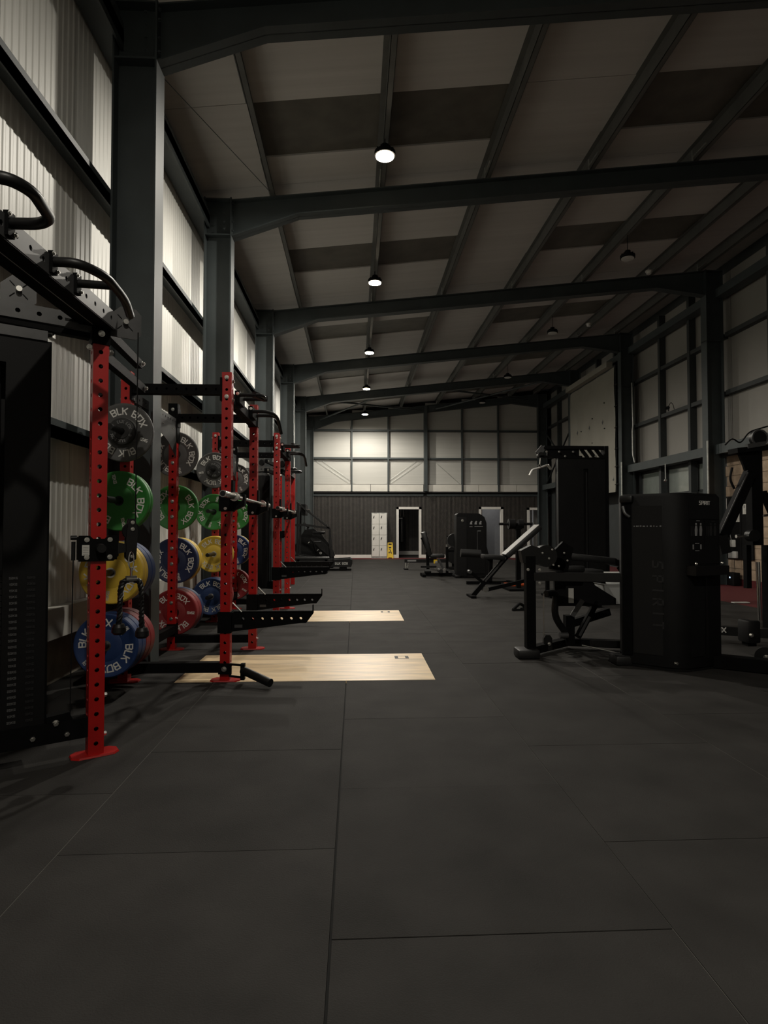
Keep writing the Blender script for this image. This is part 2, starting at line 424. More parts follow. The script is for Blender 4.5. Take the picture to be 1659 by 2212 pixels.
# ---- left wall
wl = struct(MB().bx(-2.47, -2.30, YF, YB, -0.02, 0.39), 'wall_left', 'concrete')
struct(MB().bx(-2.47, -2.12, YF, YB, 0.39, 0.605), 'trim_1', 'band_white')
prof = []
def corr(y0, y1, x, pitch=0.083, dep=0.005):
    pts = []; y = y0
    while y < y1 - 1e-6:
        for a, b in ((0, 0), (0.42, 0), (0.58, 1), (0.84, 1)):
            yy = y + a * pitch
            if yy < y1: pts.append((x + b * dep, yy))
        y += pitch
    pts.append((x, y1)); return pts
y = YF
while y < YB - 0.01:
    y1 = min(y + 1.0, YB); P = corr(y, y1 - 0.004, XL - 0.02); mb = MB()
    vs = [(a, b, 0.605) for a, b in P] + [(a, b, 5.72) for a, b in P]; n = len(P)
    mb.add(vs, [(i, i + 1, n + i + 1, n + i) for i in range(n - 1)])
    mb.build('cladding_sheet', 'sheet_white', wl, smooth=0); y = y1
MB().bx(-2.47, XL - 0.025, YF, YB, 0.605, 5.8).build('outer_sheet', 'panel_white', wl)
def girt(mb, x0, x1, y0, y1, z):   # cold rolled Z rail
    mb.bx(min(x0, x1), max(x0, x1), y0, y1, z - 0.003, z + 0.003)
    s_ = 1 if x1 > x0 else -1
    mb.bx(min(x1, x1 - s_ * 0.004), max(x1, x1 - s_ * 0.004), y0, y1, z - 0.085, z)
    mb.bx(min(x0, x0 + s_ * 0.004), max(x0, x0 + s_ * 0.004), y0, y1, z, z + 0.06)
    return mb
gi = 0
for z in (1.87, 2.83, 3.95):
    for a, b in zip([YF] + PORT, PORT + [YB]):
        gi += 1
        mb = MB(); girt(mb, XL + 0.005, -2.045, a, b, z); mb.bx(-2.06, -2.045, a, b, z - 0.085, z + 0.05)
        struct(mb, 'wall_rail', 'steel_grey')
struct(MB().bx(-2.2, -1.98, YF, YB, 5.30, 5.42).bx(-2.0, -1.98, YF, YB, 5.24, 5.48), 'eaves_beam', 'steel_grey')
for a, b in zip(PORT[:-1], PORT[1:]):
    ym = (a + b) / 2
    struct(MB().cyl((-2.10, ym, 1.87), (-2.10, ym, 5.3), 0.009, 6), 'sag_rod', 'galv')

# ---- columns and rafters
def icol(x0, x1, y, z1, w=0.21, mat='steel_grey'):
    """x0 inner flange face, x1 outer"""
    s_ = 1 if x1 > x0 else -1; t = 0.016; m = MB()
    m.bx(min(x0, x0 + s_ * t), max(x0, x0 + s_ * t), y, y + w, 0, z1)
    m.bx(min(x1, x1 - s_ * t), max(x1, x1 - s_ * t), y, y + w, 0, z1)
    m.bx(min(x0, x1) + t, max(x0, x1) - t, y + w / 2 - 0.006, y + w / 2 + 0.006, 0, z1)
    for zz in (5.12, z1 - 0.02):
        m.bx(min(x0, x1), max(x0, x1), y + 0.005, y + w - 0.005, zz - 0.008, zz + 0.008)
    return m
for k, y in enumerate(PORT):
    c = icol(CL, -2.035, y, zr(CL) + 0.02)
    o = struct(c, 'steel_column', 'steel_grey')
    # galvanised face plate catching light, end plate bolts
    for zz in (5.2, 5.3, 5.42, 5.52):
        bolt(o, (CL - 0.10, y + 0.02, zz), (0, -1, 0), 0.9, True)
    o = struct(icol(CR, 7.715, y, zr(CR) + 0.02), 'steel_column', 'steel_grey')
    w = 0.18; m = MB(); yc = y + 0.105
    def seg(x0, x1, b0, b1):
        z0, z1 = zr(x0), zr(x1)
        for (lo0, hi0, lo1, hi1, hw) in ((z0 - 0.014, z0, z1 - 0.014, z1, w / 2), (b0, b0 + 0.014, b1, b1 + 0.014, w / 2), (b0, z0, b1, z1, 0.006)):
            m.add([(x0, yc - hw, lo0), (x1, yc - hw, lo1), (x1, yc + hw, lo1), (x0, yc + hw, lo0), (x0, yc - hw, hi0), (x1, yc - hw, hi1), (x1, yc + hw, hi1), (x0, yc + hw, hi0)],
                  [(0, 3, 2, 1), (4, 5, 6, 7), (0, 1, 5, 4), (1, 2, 6, 5), (2, 3, 7, 6), (3, 0, 4, 7)])
    D = 0.27
    seg(CL, -0.78, zr(CL) - 0.50, zr(-0.78) - D); seg(-0.78, 6.3, zr(-0.78) - D, zr(6.3) - D); seg(6.3, CR, zr(6.3) - D, zr(CR) - 0.52)
    o = struct(m, 'rafter', 'steel_grey')
    for zz in (0.42, 0.30, 0.14, 0.05): bolt(o, (CL + 0.012, y + 0.03, zr(CL) - zz), (0, -1, 0), 1.0, True)

# ---- roof: panels, rooflights, purlins
RL = [(-1.6, -0.6), (2.5, 3.5), (6.60, 7.58), (10.12, 11.05), (14.05, 15.05), (18.05, 19.05), (22.05, 23.0)]
ceil = struct(MB().add([(-2.5, YF, zr(-2.5) + 0.30), (8.3, YF, zr(8.3) + 0.30), (8.3, YB + 0.1, zr(8.3) + 0.30), (-2.5, YB + 0.1, zr(-2.5) + 0.30)], [(0, 1, 2, 3)]), 'ceiling', 'steel_dark')
PX = [-1.15, 0.333, 1.784, 3.24, 4.72, 6.15]
def roof_piece(x0, x1, y0, y1, mat, name, lift=0.0):
    h = 0.19 + lift; t = 0.05
    MB().add([(x0, y0, zr(x0) + h), (x1, y0, zr(x1) + h), (x1, y1, zr(x1) + h), (x0, y1, zr(x0) + h), (x0, y0, zr(x0) + h + t), (x1, y0, zr(x1) + h + t), (x1, y1, zr(x1) + h + t), (x0, y1, zr(x0) + h + t)],
             [(0, 3, 2, 1), (4, 5, 6, 7), (0, 1, 5, 4), (1, 2, 6, 5), (2, 3, 7, 6), (3, 0, 4, 7)]).build(name, mat, ceil, smooth=0)
ys = sorted(set([YF, YB] + [v for r_ in RL for v in r_] + [p + 0.1 for p in PORT]))
for a, b in zip(ys[:-1], ys[1:]):
    if b - a < 0.05: continue
    if any(abs(a - r_[0]) < 1e-6 for r_ in RL):
        for (x0, x1, dark) in ((-2.45, PX[0], 0), (PX[0], PX[2], 1), (PX[2], PX[3], 0), (PX[3], PX[5], 1), (PX[5], 8.1, 0)):
            roof_piece(x0, x1, a, b, 'rooflight' if dark else 'roof_white', 'rooflight' if dark else 'roof_panel', 0.025 if dark else 0.0)
    else:
        n = max(1, round((b - a) / 1.1))
        for i in range(n):
            roof_piece(-2.45, 8.1, a + (b - a) * i / n, a + (b - a) * (i + 1) / n - 0.004, 'roof_white', 'roof_panel', 0.0 if i % 2 else 0.003)
for x in PX + [7.2]:
    m = MB(); z0 = zr(x)
    m.bx(x - 0.003, x + 0.003, YF, YB, z0, z0 + 0.19); m.bx(x - 0.003, x + 0.062, YF, YB, z0, z0 + 0.004); m.bx(x - 0.062, x, YF, YB, z0 + 0.184, z0 + 0.188); m.bx(x + 0.058, x + 0.062, YF, YB, z0, z0 + 0.018)
    o = struct(m, 'purlin', 'purlin_grey')
    for y in PORT[1:]:
        MB().bx(x - 0.02, x + 0.015, y + 0.02, y + 0.03, z0, z0 + 0.15).bx(x - 0.02, x + 0.015, y - 0.30, y + 0.02, z0 + 0.05, z0 + 0.056).build('cleat', 'galv', o)
for (a, b) in (((-1.15, 8.0, zr(-1.15)), (-2.0, 5.4, 5.5)), ((1.0, 20.4, zr(1) - 0.15), (-1.4, 23.9, zr(-1.4) - 0.15)), ((-1.4, 20.4, zr(-1.4) - 0.1), (2.6, 23.9, zr(2.6) - 0.2)), ((3.2, 23.9, zr(3.2) - 0.2), (6.9, 20.4, zr(6.9) - 0.2)), ((3.0, 20.4, zr(3.0) - 0.2), (6.9, 23.9, zr(6.9) - 0.2))):
    struct(MB().cyl(a, b, 0.004 if a[1] == 8.0 else 0.035, 8), 'roof_brace', 'steel_grey')

# ---- back wall
DOORS = [(1.634, 2.638, 2.045), (4.97, 5.955, 2.05), (6.94, 7.80, 2.02)]
wb = MB(); xa = -2.45
for d0, d1, dz in DOORS:
    wb.bx(xa, d0 + 0.09, YB, YB + 0.10, -0.02, 2.66); wb.bx(d0 + 0.09, d1 - 0.09, YB, YB + 0.10, dz - 0.09, 2.66); xa = d1 - 0.09
wb.bx(xa, 8.3, YB, YB + 0.10, -0.02, 2.66)
wb.bx(-2.45, 8.3, YB + 0.02, YB + 0.15, 2.66, 6.8)
wback = struct(wb, 'wall_back', 'slat_back')
sl = MB(); x = -2.28; dark = False
while x < 7.85:
    inside = [d for d in DOORS if d[0] - 0.01 < x + 0.015 < d[1] + 0.01]
    sl.bx(x, x + 0.030, YB - 0.022, YB, (inside[0][2] + 0.0 if inside else 0.12), 2.47); x += 0.0555
tag(sl.build('wall_slats', 'slat_black', wback, smooth=0), 'narrow dark vertical slats covering the lower back wall', kind='stuff')
for a, b in ((-2.3, DOORS[0][0]), (DOORS[0][1], DOORS[1][0]), (DOORS[1][1], DOORS[2][0])):
    struct(MB().bx(a, b, YB - 0.035, YB - 0.023, 0.0, 0.13), 'baseboard_back', 'frame_white')
struct(MB().bx(-1.9, 2.72, YB - 0.06, YB, 2.475, 2.56).bx(2.86, 7.9, YB - 0.05, YB, 2.475, 2.56), 'trim_2', 'steel_grey')
struct(MB().bx(-2.2, 7.9, YB - 0.13, YB, 2.60, 2.655), 'trim_3', 'slat_back')
bandx = [-1.9, 0.60, 2.72, 2.86, 4.95, 6.5, 7.6]
for a, b in zip(bandx[:-1], bandx[1:]):
    if abs(a - 2.72) > 0.01: MB().bx(a + 0.008, b - 0.008, YB - 0.10, YB + 0.01, 2.66, 2.93).build('band_panel', 'band_white', wback)
BPX = [-1.9, -0.15, 1.30, 2.80, 4.28, 5.755, 7.5]
for i in range(6):
    for z0, z1 in ((2.95, 3.98), (3.98, 5.10), (5.10, 6.65)):
        a, b = BPX[i] + 0.01, BPX[i + 1] - 0.01
        MB().bx(a, b, YB - 0.012, YB + 0.02, z0 + 0.004, min(z1, zr(a) + 0.15) - 0.004).build('cladding_panel', 'panel_white', wback, smooth=0)
for i, x in enumerate(BPX[1:-1]):
    w = 0.13 if abs(x - 2.8) < 0.01 else 0.055
    struct(MB().bx(x - w / 2, x + w / 2, YB - (0.26 if w > 0.1 else 0.16), YB - 0.012, 0.0 if False else 2.66, zr(x)), 'wall_post', 'steel_grey')
for z in (3.98, 5.10):
    struct(girt(MB(), -1.9, -1.899, YB - 0.1, YB - 0.1, z).bx(-1.9, 7.5, YB - 0.15, YB - 0.012, z - 0.035, z + 0.035), 'wall_rail', 'steel_grey')
for x0, x1, z0, z1 in ((-1.6, -0.2, 3.9, 2.96), (-1.35, 0.0, 3.9, 2.96), (2.7, 1.35, 3.9, 2.96), (2.45, 1.15, 3.9, 2.96), (3.25, 4.2, 3.8, 2.96)):
    struct(MB().cyl((x0, YB - 0.05, z0), (x1, YB - 0.05, z1), 0.006, 6), 'tie_rod', 'galv')

# door frames and the rooms behind
for k, (a, b, z) in enumerate(DOORS):
    m = MB(); f = 0.095
    m.bx(a, a + f, YB - 0.05, YB + 0.12, 0, z); m.bx(b - f, b, YB - 0.05, YB + 0.12, 0, z); m.bx(a, b, YB - 0.05, YB + 0.12, z - f, z)
    o = m.build('door_%d' % (k + 1), 'frame_white'); o['kind'] = 'structure'
def room(x0, x1, y1, zc, walls, floor_m, name):
    y0 = YB + 0.151; w = MB()
    w.bx(x0, x1, y1, y1 + 0.05, 0, zc); w.bx(x0 - 0.05, x0, y0, y1 + 0.05, 0, zc); w.bx(x1, x1 + 0.05, y0, y1 + 0.05, 0, zc)
    o = struct(w, 'wall_' + name, walls)
    MB().bx(x0, x1, YB + 0.0, y1, -0.06, -0.0).build('room_floor', floor_m, o); MB().bx(x0 - 0.05, x1 + 0.05, y0, y1 + 0.05, zc, zc + 0.05).build('room_ceiling', 'room_grey', o)
    return o
r1 = room(0.6, 3.9, 27.2, 2.5, 'slat_back', 'rubber', 'corridor')
sl = MB(); x = 0.62
while x < 3.88: sl.bx(x, x + 0.03, 27.17, 27.2, 0.1, 2.45); x += 0.0555
tag(sl.build('wall_slats', 'slat_black', r1, smooth=0), kind='stuff')
struct(MB().bx(0.6, 3.9, 27.14, 27.17, 0, 0.16), 'baseboard_corridor', 'frame_white')
room(4.3, 6.4, 26.0, 2.5, 'room_grey', 'rubber', 'changing_room')
struct(MB().bx(5.22, 5.30, YB + 0.9, YB + 0.98, 0, 2.1).bx(4.8, 5.22, YB + 0.92, YB + 0.98, 1.95, 2.1), 'trim_4', 'frame_white')
room(6.6, 9.6, 28.0, 2.5, 'room_grey', 'rubber', 'office')
struct(MB().bx(7.56, 7.74, 25.4, 25.46, 0, 2.05).bx(7.42, 7.50, 25.4, 25.46, 0, 2.05).bx(7.42, 7.74, 25.4, 25.46, 1.97, 2.05), 'trim_5', 'frame_white')

# ---- right wall
wr = struct(MB().bx(XR, 8.05, YF, YB, 2.72, 6.85).bx(XR, 8.05, 16.5, YB, -0.02, 2.72).bx(XR + 0.02, 8.05, YF, 12.5, -0.02, 2.72).bx(XR, 8.05, 12.5, 16.5, -0.02, 2.02), 'wall_right', 'steel_dark')
for a, b in zip(PORT[:-1], PORT[1:]):
    th = [a + (b - a) * t for t in (0, 1 / 3, 2 / 3, 1)]
    for y0, y1 in zip(th[:-1], th[1:]):
        for z0, z1 in ((2.90, 4.02), (4.02, 5.24), (5.24, 6.62)):
            MB().bx(XR - 0.02, XR, y0 + 0.01, y1 - 0.01, z0, z1 - 0.006).build('cladding_panel', 'panel_grey', wr, smooth=0)
    for y in th[1:3]:
        struct(MB().bx(7.72, XR - 0.02, y - 0.05, y + 0.05, 2.0 if a > 12 and a < 13 else 2.85, 6.6), 'wall_post', 'steel_dark')
    for z in (4.02, 5.24): struct(MB().bx(7.74, XR - 0.02, a + 0.1, b, z - 0.045, z + 0.045), 'wall_rail', 'steel_dark')
    struct(MB().bx(7.52, XR - 0.02, a + 0.2, b, 2.74, 2.90).bx(7.50, 7.54, a + 0.2, b, 2.72, 2.92), 'wall_rail', 'steel_grey')
    struct(MB().bx(7.55, 7.78, a + 0.1, b, 6.02, 6.20), 'eaves_beam', 'steel_grey')
# brickwork at the near end of the right wall
bm_ = MB().bx(-0.21, 0.0, -0.052, 0.052, -0.034, 0.034)
BR = MB().bx(-0.012, 0.012, 0.004, 0.436, 0.004, 0.211).mesh('brick', 'brick', smooth=0)
z = 0.13; row = 0
while z < 2.60:
    y = 9.2 - (0.22 if row % 2 else 0)
    while y < 12.4:
        inst(BR, 'brick', wr, (XR + 0.010, y, z)); y += 0.44
    z += 0.215; row += 1
struct(MB().bx(XR - 0.01, XR + 0.02, YF, 12.5, 0.0, 0.13), 'baseboard_right', 'red_track')
# office window band, seen between the columns
win = MB().bx(XR + 0.02, XR + 0.05, 12.55, 16.4, 2.03, 2.07).bx(XR + 0.02, XR + 0.05, 12.55, 16.4, 2.66, 2.72)
for y in (12.55, 13.62, 14.98, 16.36): win.bx(XR + 0.02, XR + 0.05, y - 0.03, y + 0.03, 2.03, 2.72)
w1 = struct(win, 'window_1', 'steel_dark')
for y0, y1 in ((12.6, 13.6), (13.65, 14.95), (15.0, 16.33)):
    MB().bx(XR + 0.03, XR + 0.036, y0, y1, 2.07, 2.66).build('pane', 'glass_pane', w1)
off = struct(MB().bx(11.4, 11.45, 11.0, 18.5, -0.02, 4.2).bx(8.05, 11.4, 18.45, 18.5, -0.02, 4.2).bx(8.05, 11.4, 11.0, 11.05, -0.02, 4.2).bx(8.05, 11.4, 11.0, 18.5, 4.15, 4.2).bx(8.05, 11.4, 11.0, 18.5, -0.05, -0.02), 'wall_side_office', 'office_wall')
for z in (1.9, 2.2): MB().bx(11.36, 11.4, 11.1, 18.4, z, z + 0.09).build('dado_rail', 'frame_white', off)

# front wall behind the viewer
struct(MB().bx(-2.45, 8.3, YF - 0.05, YF, -0.1, 6.9), 'wall_front', 'panel_white')

# cover sheet laced over the shutter opening on the far right wall
cb = thing('cover_sheet', (7.30, 18.3, 2.2), 'tall cream cover sheet laced over an opening on the far right wall', 'cover sheet')
def sheet_mesh(z0, z1, x0):
    m = MB(); ny, nz = 24, 10; vs = []
    for i in range(ny + 1):
        for j in range(nz + 1):
            y = 16.62 + 3.5 * i / ny; z = z0 + (z1 - z0) * j / nz
            vs.append((x0 + 0.012 * math.sin(i * 0.9 + j * 0.4) + 0.01 * math.sin(j * 1.3), y, z))
    return m.add(vs, [(i * (nz + 1) + j, (i + 1) * (nz + 1) + j, (i + 1) * (nz + 1) + j + 1, i * (nz + 1) + j + 1) for i in range(ny) for j in range(nz)])
sheet_mesh(2.2, 5.72, 7.28).build('sheet', 'climb_board', cb, world=True, smooth=60)
MB().bx(7.30, 7.33, 16.62, 20.1, 2.21, 5.8).build('backing_frame', 'steel_dark', cb, world=True)
MB().bar((7.20, 16.75, 5.84), (7.20, 20.1, 5.84), 0.18, 0.16).build('top_roll', 'climb_board', cb, world=True)
hm = MB().sphere((0, 0, 0), 0.022, 8, 5).mesh('eyelet', 'steel_dark')
for (y, z) in ((17.3, 2.6), (17.32, 3.35), (17.3, 4.1), (17.3, 4.85), (18.2, 3.1), (18.22, 3.8), (18.2, 4.55), (19.1, 2.9), (19.1, 3.6), (19.12, 4.3)):
    inst(hm, 'eyelet', cb, (-0.035, y - 18.3, z - 2.2))
for z in (2.4, 2.9, 3.4, 4.0, 4.6, 5.2):
    MB().cyl((7.27, 16.62, z), (7.30, 16.50, z + 0.02), 0.012, 6).build('lacing', 'ink_black', cb, world=True)
# corner cross bracing and posts at the far right
for a, b in (((7.6, 20.5, 2.9), (7.6, 23.8, 5.0)), ((7.6, 23.8, 2.9), (7.6, 20.5, 5.0)), ((7.6, 20.5, 5.0), (7.6, 23.8, 2.9))):
    struct(MB().cyl(a, b, 0.03, 8), 'wall_brace', 'steel_dark')

# ---- lamps
def lamp(x, y, z, lit, label, grp, watt=None):
    t = thing('high_bay_lamp', (x, y, z), label, 'lamp', grp)
    h = MB(); h.cyl((0, 0, 0.0), (0, 0, 0.05), 0.125, 24); h.cyl((0, 0, 0.05), (0, 0, 0.085), 0.10, 24, 0.05); h.cyl((0, 0, 0.085), (0, 0, 0.13), 0.05, 16)
    h.build('housing', 'black_matt', t)
    fins = MB()
    for k in range(12):
        a = 2 * PI * k / 12; fins.bar((0.05 * math.cos(a), 0.05 * math.sin(a), 0.075), (0.11 * math.cos(a), 0.11 * math.sin(a), 0.062), 0.004, 0.03)
    fins.build('cooling_fins', 'black_matt', t)
    top = zr(x) - z
    MB().cyl((0, 0, 0.13), (0, 0, top), 0.006, 8).build('hanging_rod', 'black_matt', t)
    l = MB().cyl((0, 0, -0.012), (0, 0, 0.0), 0.108, 28)
    l.build('lens', 'lamp_lit' if lit else 'lamp_off', t)
    if lit:
        ld = bpy.data.lights.new('lamp_light', 'SPOT'); ld.shadow_soft_size = 0.06; ld.spot_size = R(179); ld.spot_blend = 0.52; ld.energy = watt or LAMP_W; ld.color = LAMP_COL
        lo = bpy.data.objects.new('lamp_light', ld); COL.objects.link(lo); lo.parent = t; lo.location = (0, 0, -0.075)
    return t
LN = ['nearest lit round high bay lamp, highest in the photo', 'second nearest lit high bay lamp in the row', 'third lit high bay lamp, middle of the row of five', 'fourth lit high bay lamp, second farthest of the row', 'farthest lit high bay lamp, just before the back wall']
for (y, l) in zip((7.10, 10.83, 15.2, 19.16, 22.3), LN): lamp(0.345, y, 5.62 if y < 22 else 5.40, True, l, 'lit high bay lamps in a row')
lamp(0.345, -0.75, 5.62, True, 'lit high bay lamp above and behind the viewer, out of the photo', 'lit high bay lamps in a row', FRONT_W)
UN = ['nearest unlit black high bay lamp on a rod, right roof side', 'second nearest unlit high bay lamp, right roof side', 'third unlit high bay lamp, right roof side', 'farthest unlit high bay lamp, right roof side']
for (y, l) in zip((10.25, 14.3, 18.6, 22.4), UN): lamp(4.75, y, 5.90, False, l, 'unlit high bay lamps')
for y in (25.2, ):
    t = thing('ceiling_lamp', (5.7, y, 2.45), 'small ceiling lamp inside the middle doorway room', 'lamp')
    MB().rbox(-0.15, 0.15, -0.15, 0.15, 0, 0.05, 0.01).build('diffuser', 'tube_light', t); MB().bx(-0.16, 0.16, -0.16, 0.16, 0.04, 0.05).build('frame', 'frame_white', t)
t = thing('ceiling_lamp', (7.6, 26.6, 2.44), 'ceiling lamp inside the right doorway room', 'lamp')
MB().rbox(-0.3, 0.3, -0.3, 0.3, 0, 0.05, 0.01).build('diffuser', 'tube_light', t); MB().bx(-0.31, 0.31, -0.31, 0.31, 0.04, 0.06).build('frame', 'frame_white', t)
t = thing('ceiling_lamp', (2.9, 25.6, 2.44), 'unseen ceiling lamp added to brighten the left doorway corridor', 'lamp')  # added lamp, out of view, brightens the dark corridor
MB().rbox(-0.12, 0.12, -0.12, 0.12, 0, 0.05, 0.01).build('diffuser', 'tube_light', t); MB().bx(-0.13, 0.13, -0.13, 0.13, 0.04, 0.06).build('frame', 'frame_white', t)
t = thing('office_tube_lamp', (9.6, 15.6, 3.86), 'tube lamp glowing inside the side office behind the window band', 'lamp')
MB().rbox(-0.05, 0.05, -0.7, 0.7, 0, 0.05, 0.01).build('tube', 'tube_light', t); MB().bx(-0.06, 0.06, -0.75, 0.75, 0.05, 0.25).build('housing', 'frame_white', t)

# ================================================================== RACKS, PLATES, BARBELLS
PW = 0.075; PITCH = 0.0752; HR = 0.0115
def foot_plate(mb, x, y, rz=0.0, lx=0.115, ly=0.062, t=0.010):
    M = Matrix.Translation((x, y, 0)) @ Matrix.Rotation(rz, 4, 'Z')
    c = 0.032
    poly = [(-lx, -ly + c), (-lx + c, -ly), (lx - c, -ly), (lx, -ly + c), (lx, ly - c), (lx - c, ly), (-lx + c, ly), (-lx, ly - c)]
    vs = [(a, b, 0.0012) for a, b in poly] + [(a * 0.96, b * 0.94, t) for a, b in poly]; n = 8
    mb.add(vs, [tuple(range(n - 1, -1, -1)), tuple(range(n, 2 * n))] + [(i, (i + 1) % n, n + (i + 1) % n, n + i) for i in range(n)], M)
    return mb
UP_H = 2.385
UPRIGHT = MB().holed((0, 0, 0.009), (0, 0, UP_H), PW, PITCH, HR, up=(0, 1, 0)).mesh('upright', 'red_powder', smooth=0)
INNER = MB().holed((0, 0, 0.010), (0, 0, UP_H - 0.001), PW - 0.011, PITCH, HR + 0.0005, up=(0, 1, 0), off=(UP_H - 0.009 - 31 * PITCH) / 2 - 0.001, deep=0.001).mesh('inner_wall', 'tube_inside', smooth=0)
FOOT = foot_plate(MB(), 0, 0).mesh('foot_plate', 'red_powder', smooth=0)
PEGM = {}
def spotter_arm(parent, x, y, z, holes=True):
    """arm reaching +X, root top at z"""
    L = 0.625; m = MB(); t = 0.022
    n = 7
    for sy in (-1, 1):
        # side cheeks with see-through holes, strip by strip
        xs_ = [0.0] + [0.085 + i * 0.078 for i in range(n)] ; y0 = y + sy * t
        def zb(a): return z - 0.148 + 0.062 * min(1, max(0, a / (L - 0.10)))
        def cell(a0, a1, hole):
            zt_ = z; p = [(a0, zb(a0)), (a1, zb(a1)), (a1, zt_), (a0, zt_)]
            if not hole:
                m.add([(x + a, y0, b) for a, b in p], [(0, 1, 2, 3) if sy < 0 else (3, 2, 1, 0)]); return
            cx, cz = (a0 + a1) / 2, z - 0.052; ns = 12; sq = []; ci = []
            for j in range(ns):
                an = 2 * PI * j / ns + PI / 4; ca, sa = math.cos(an), math.sin(an); mm = max(abs(ca), abs(sa))
                u = cx + (a1 - a0) / 2 * ca / mm; w_ = sa / mm
                zz = z if w_ > 0.999 else (zb(u) if w_ < -0.999 else cz + (w_ * (z - cz) if w_ > 0 else w_ * (cz - zb(u))))
                sq.append((x + u, y0, zz)); ci.append((x + cx + 0.012 * ca, y0, cz + 0.012 * sa))
            m.add(sq + ci, [((j + 1) % ns, j, ns + j, ns + (j + 1) % ns) if sy > 0 else (j, (j + 1) % ns, ns + (j + 1) % ns, ns + j) for j in range(ns)])
        cell(0, 0.046, False)
        for i in range(n): cell(0.046 + i * 0.074, 0.046 + (i + 1) * 0.074, holes)
        e = 0.046 + n * 0.074
        m.add([(x + e, y0, zb(e)), (x + L - 0.055, y0, z - 0.085), (x + L, y0, z - 0.012), (x + L, y0, z), (x + e, y0, z)], [(0, 1, 2, 3, 4) if sy < 0 else (4, 3, 2, 1, 0)])
    m.bx(x, x + L, y - t, y + t, z - 0.004, z); m.bx(x + L - 0.008, x + L, y - t, y + t, z - 0.01, z + 0.055)
    m.add([(x, y - t, z - 0.148), (x + L - 0.1, y - t, z - 0.086), (x + L - 0.1, y + t, z - 0.086), (x, y + t, z - 0.148)], [(0, 1, 2, 3)])
    a = m.build('spotter_arm', 'black_powder', parent, world=True, smooth=0)
    MB().bx(x + 0.01, x + L - 0.01, y - t * 0.8, y + t * 0.8, z, z + 0.008).build('liner', 'black_matt', a, world=True)
    MB().bx(x - 0.105, x - 0.001, y - 0.048, y + 0.048, z - 0.155, z + 0.006).build('sleeve', 'black_powder', a, world=True)
    MB().cyl((x + 0.005, y - 0.03, z + 0.075), (x + 0.075, y - 0.03, z + 0.004), 0.007, 8).build('locking_pin', 'bolt_steel', a, world=True)
    q = MB(); q.bx(x + 0.02, x + 0.08, y - t - 0.004, y - t - 0.001, z - 0.118, z - 0.095); q.build('end_stop', 'beam_grey', a, world=True)
    return a
def j_cup(parent, x, y, z):
    m = MB(); m.bx(x - 0.095, x + 0.005, y - 0.046, y + 0.046, z - 0.10, z + 0.02)
    m.prism([(0.005, -0.10), (0.10, -0.055), (0.10, 0.03), (0.085, 0.035), (0.085, -0.02), (0.005, -0.02)], y - 0.035, y + 0.035, Matrix.Translation((x, 0, z)))
    m.bx(x + 0.0, x + 0.012, y - 0.05, y + 0.05, z - 0.10, z + 0.14)
    o = m.build('j_cup', 'black_powder', parent, world=True)
    bolt(parent, Vector((x - 0.045, y - 0.046, z - 0.08)) - parent.location, (0, -1, 0), 0.7)
    return o
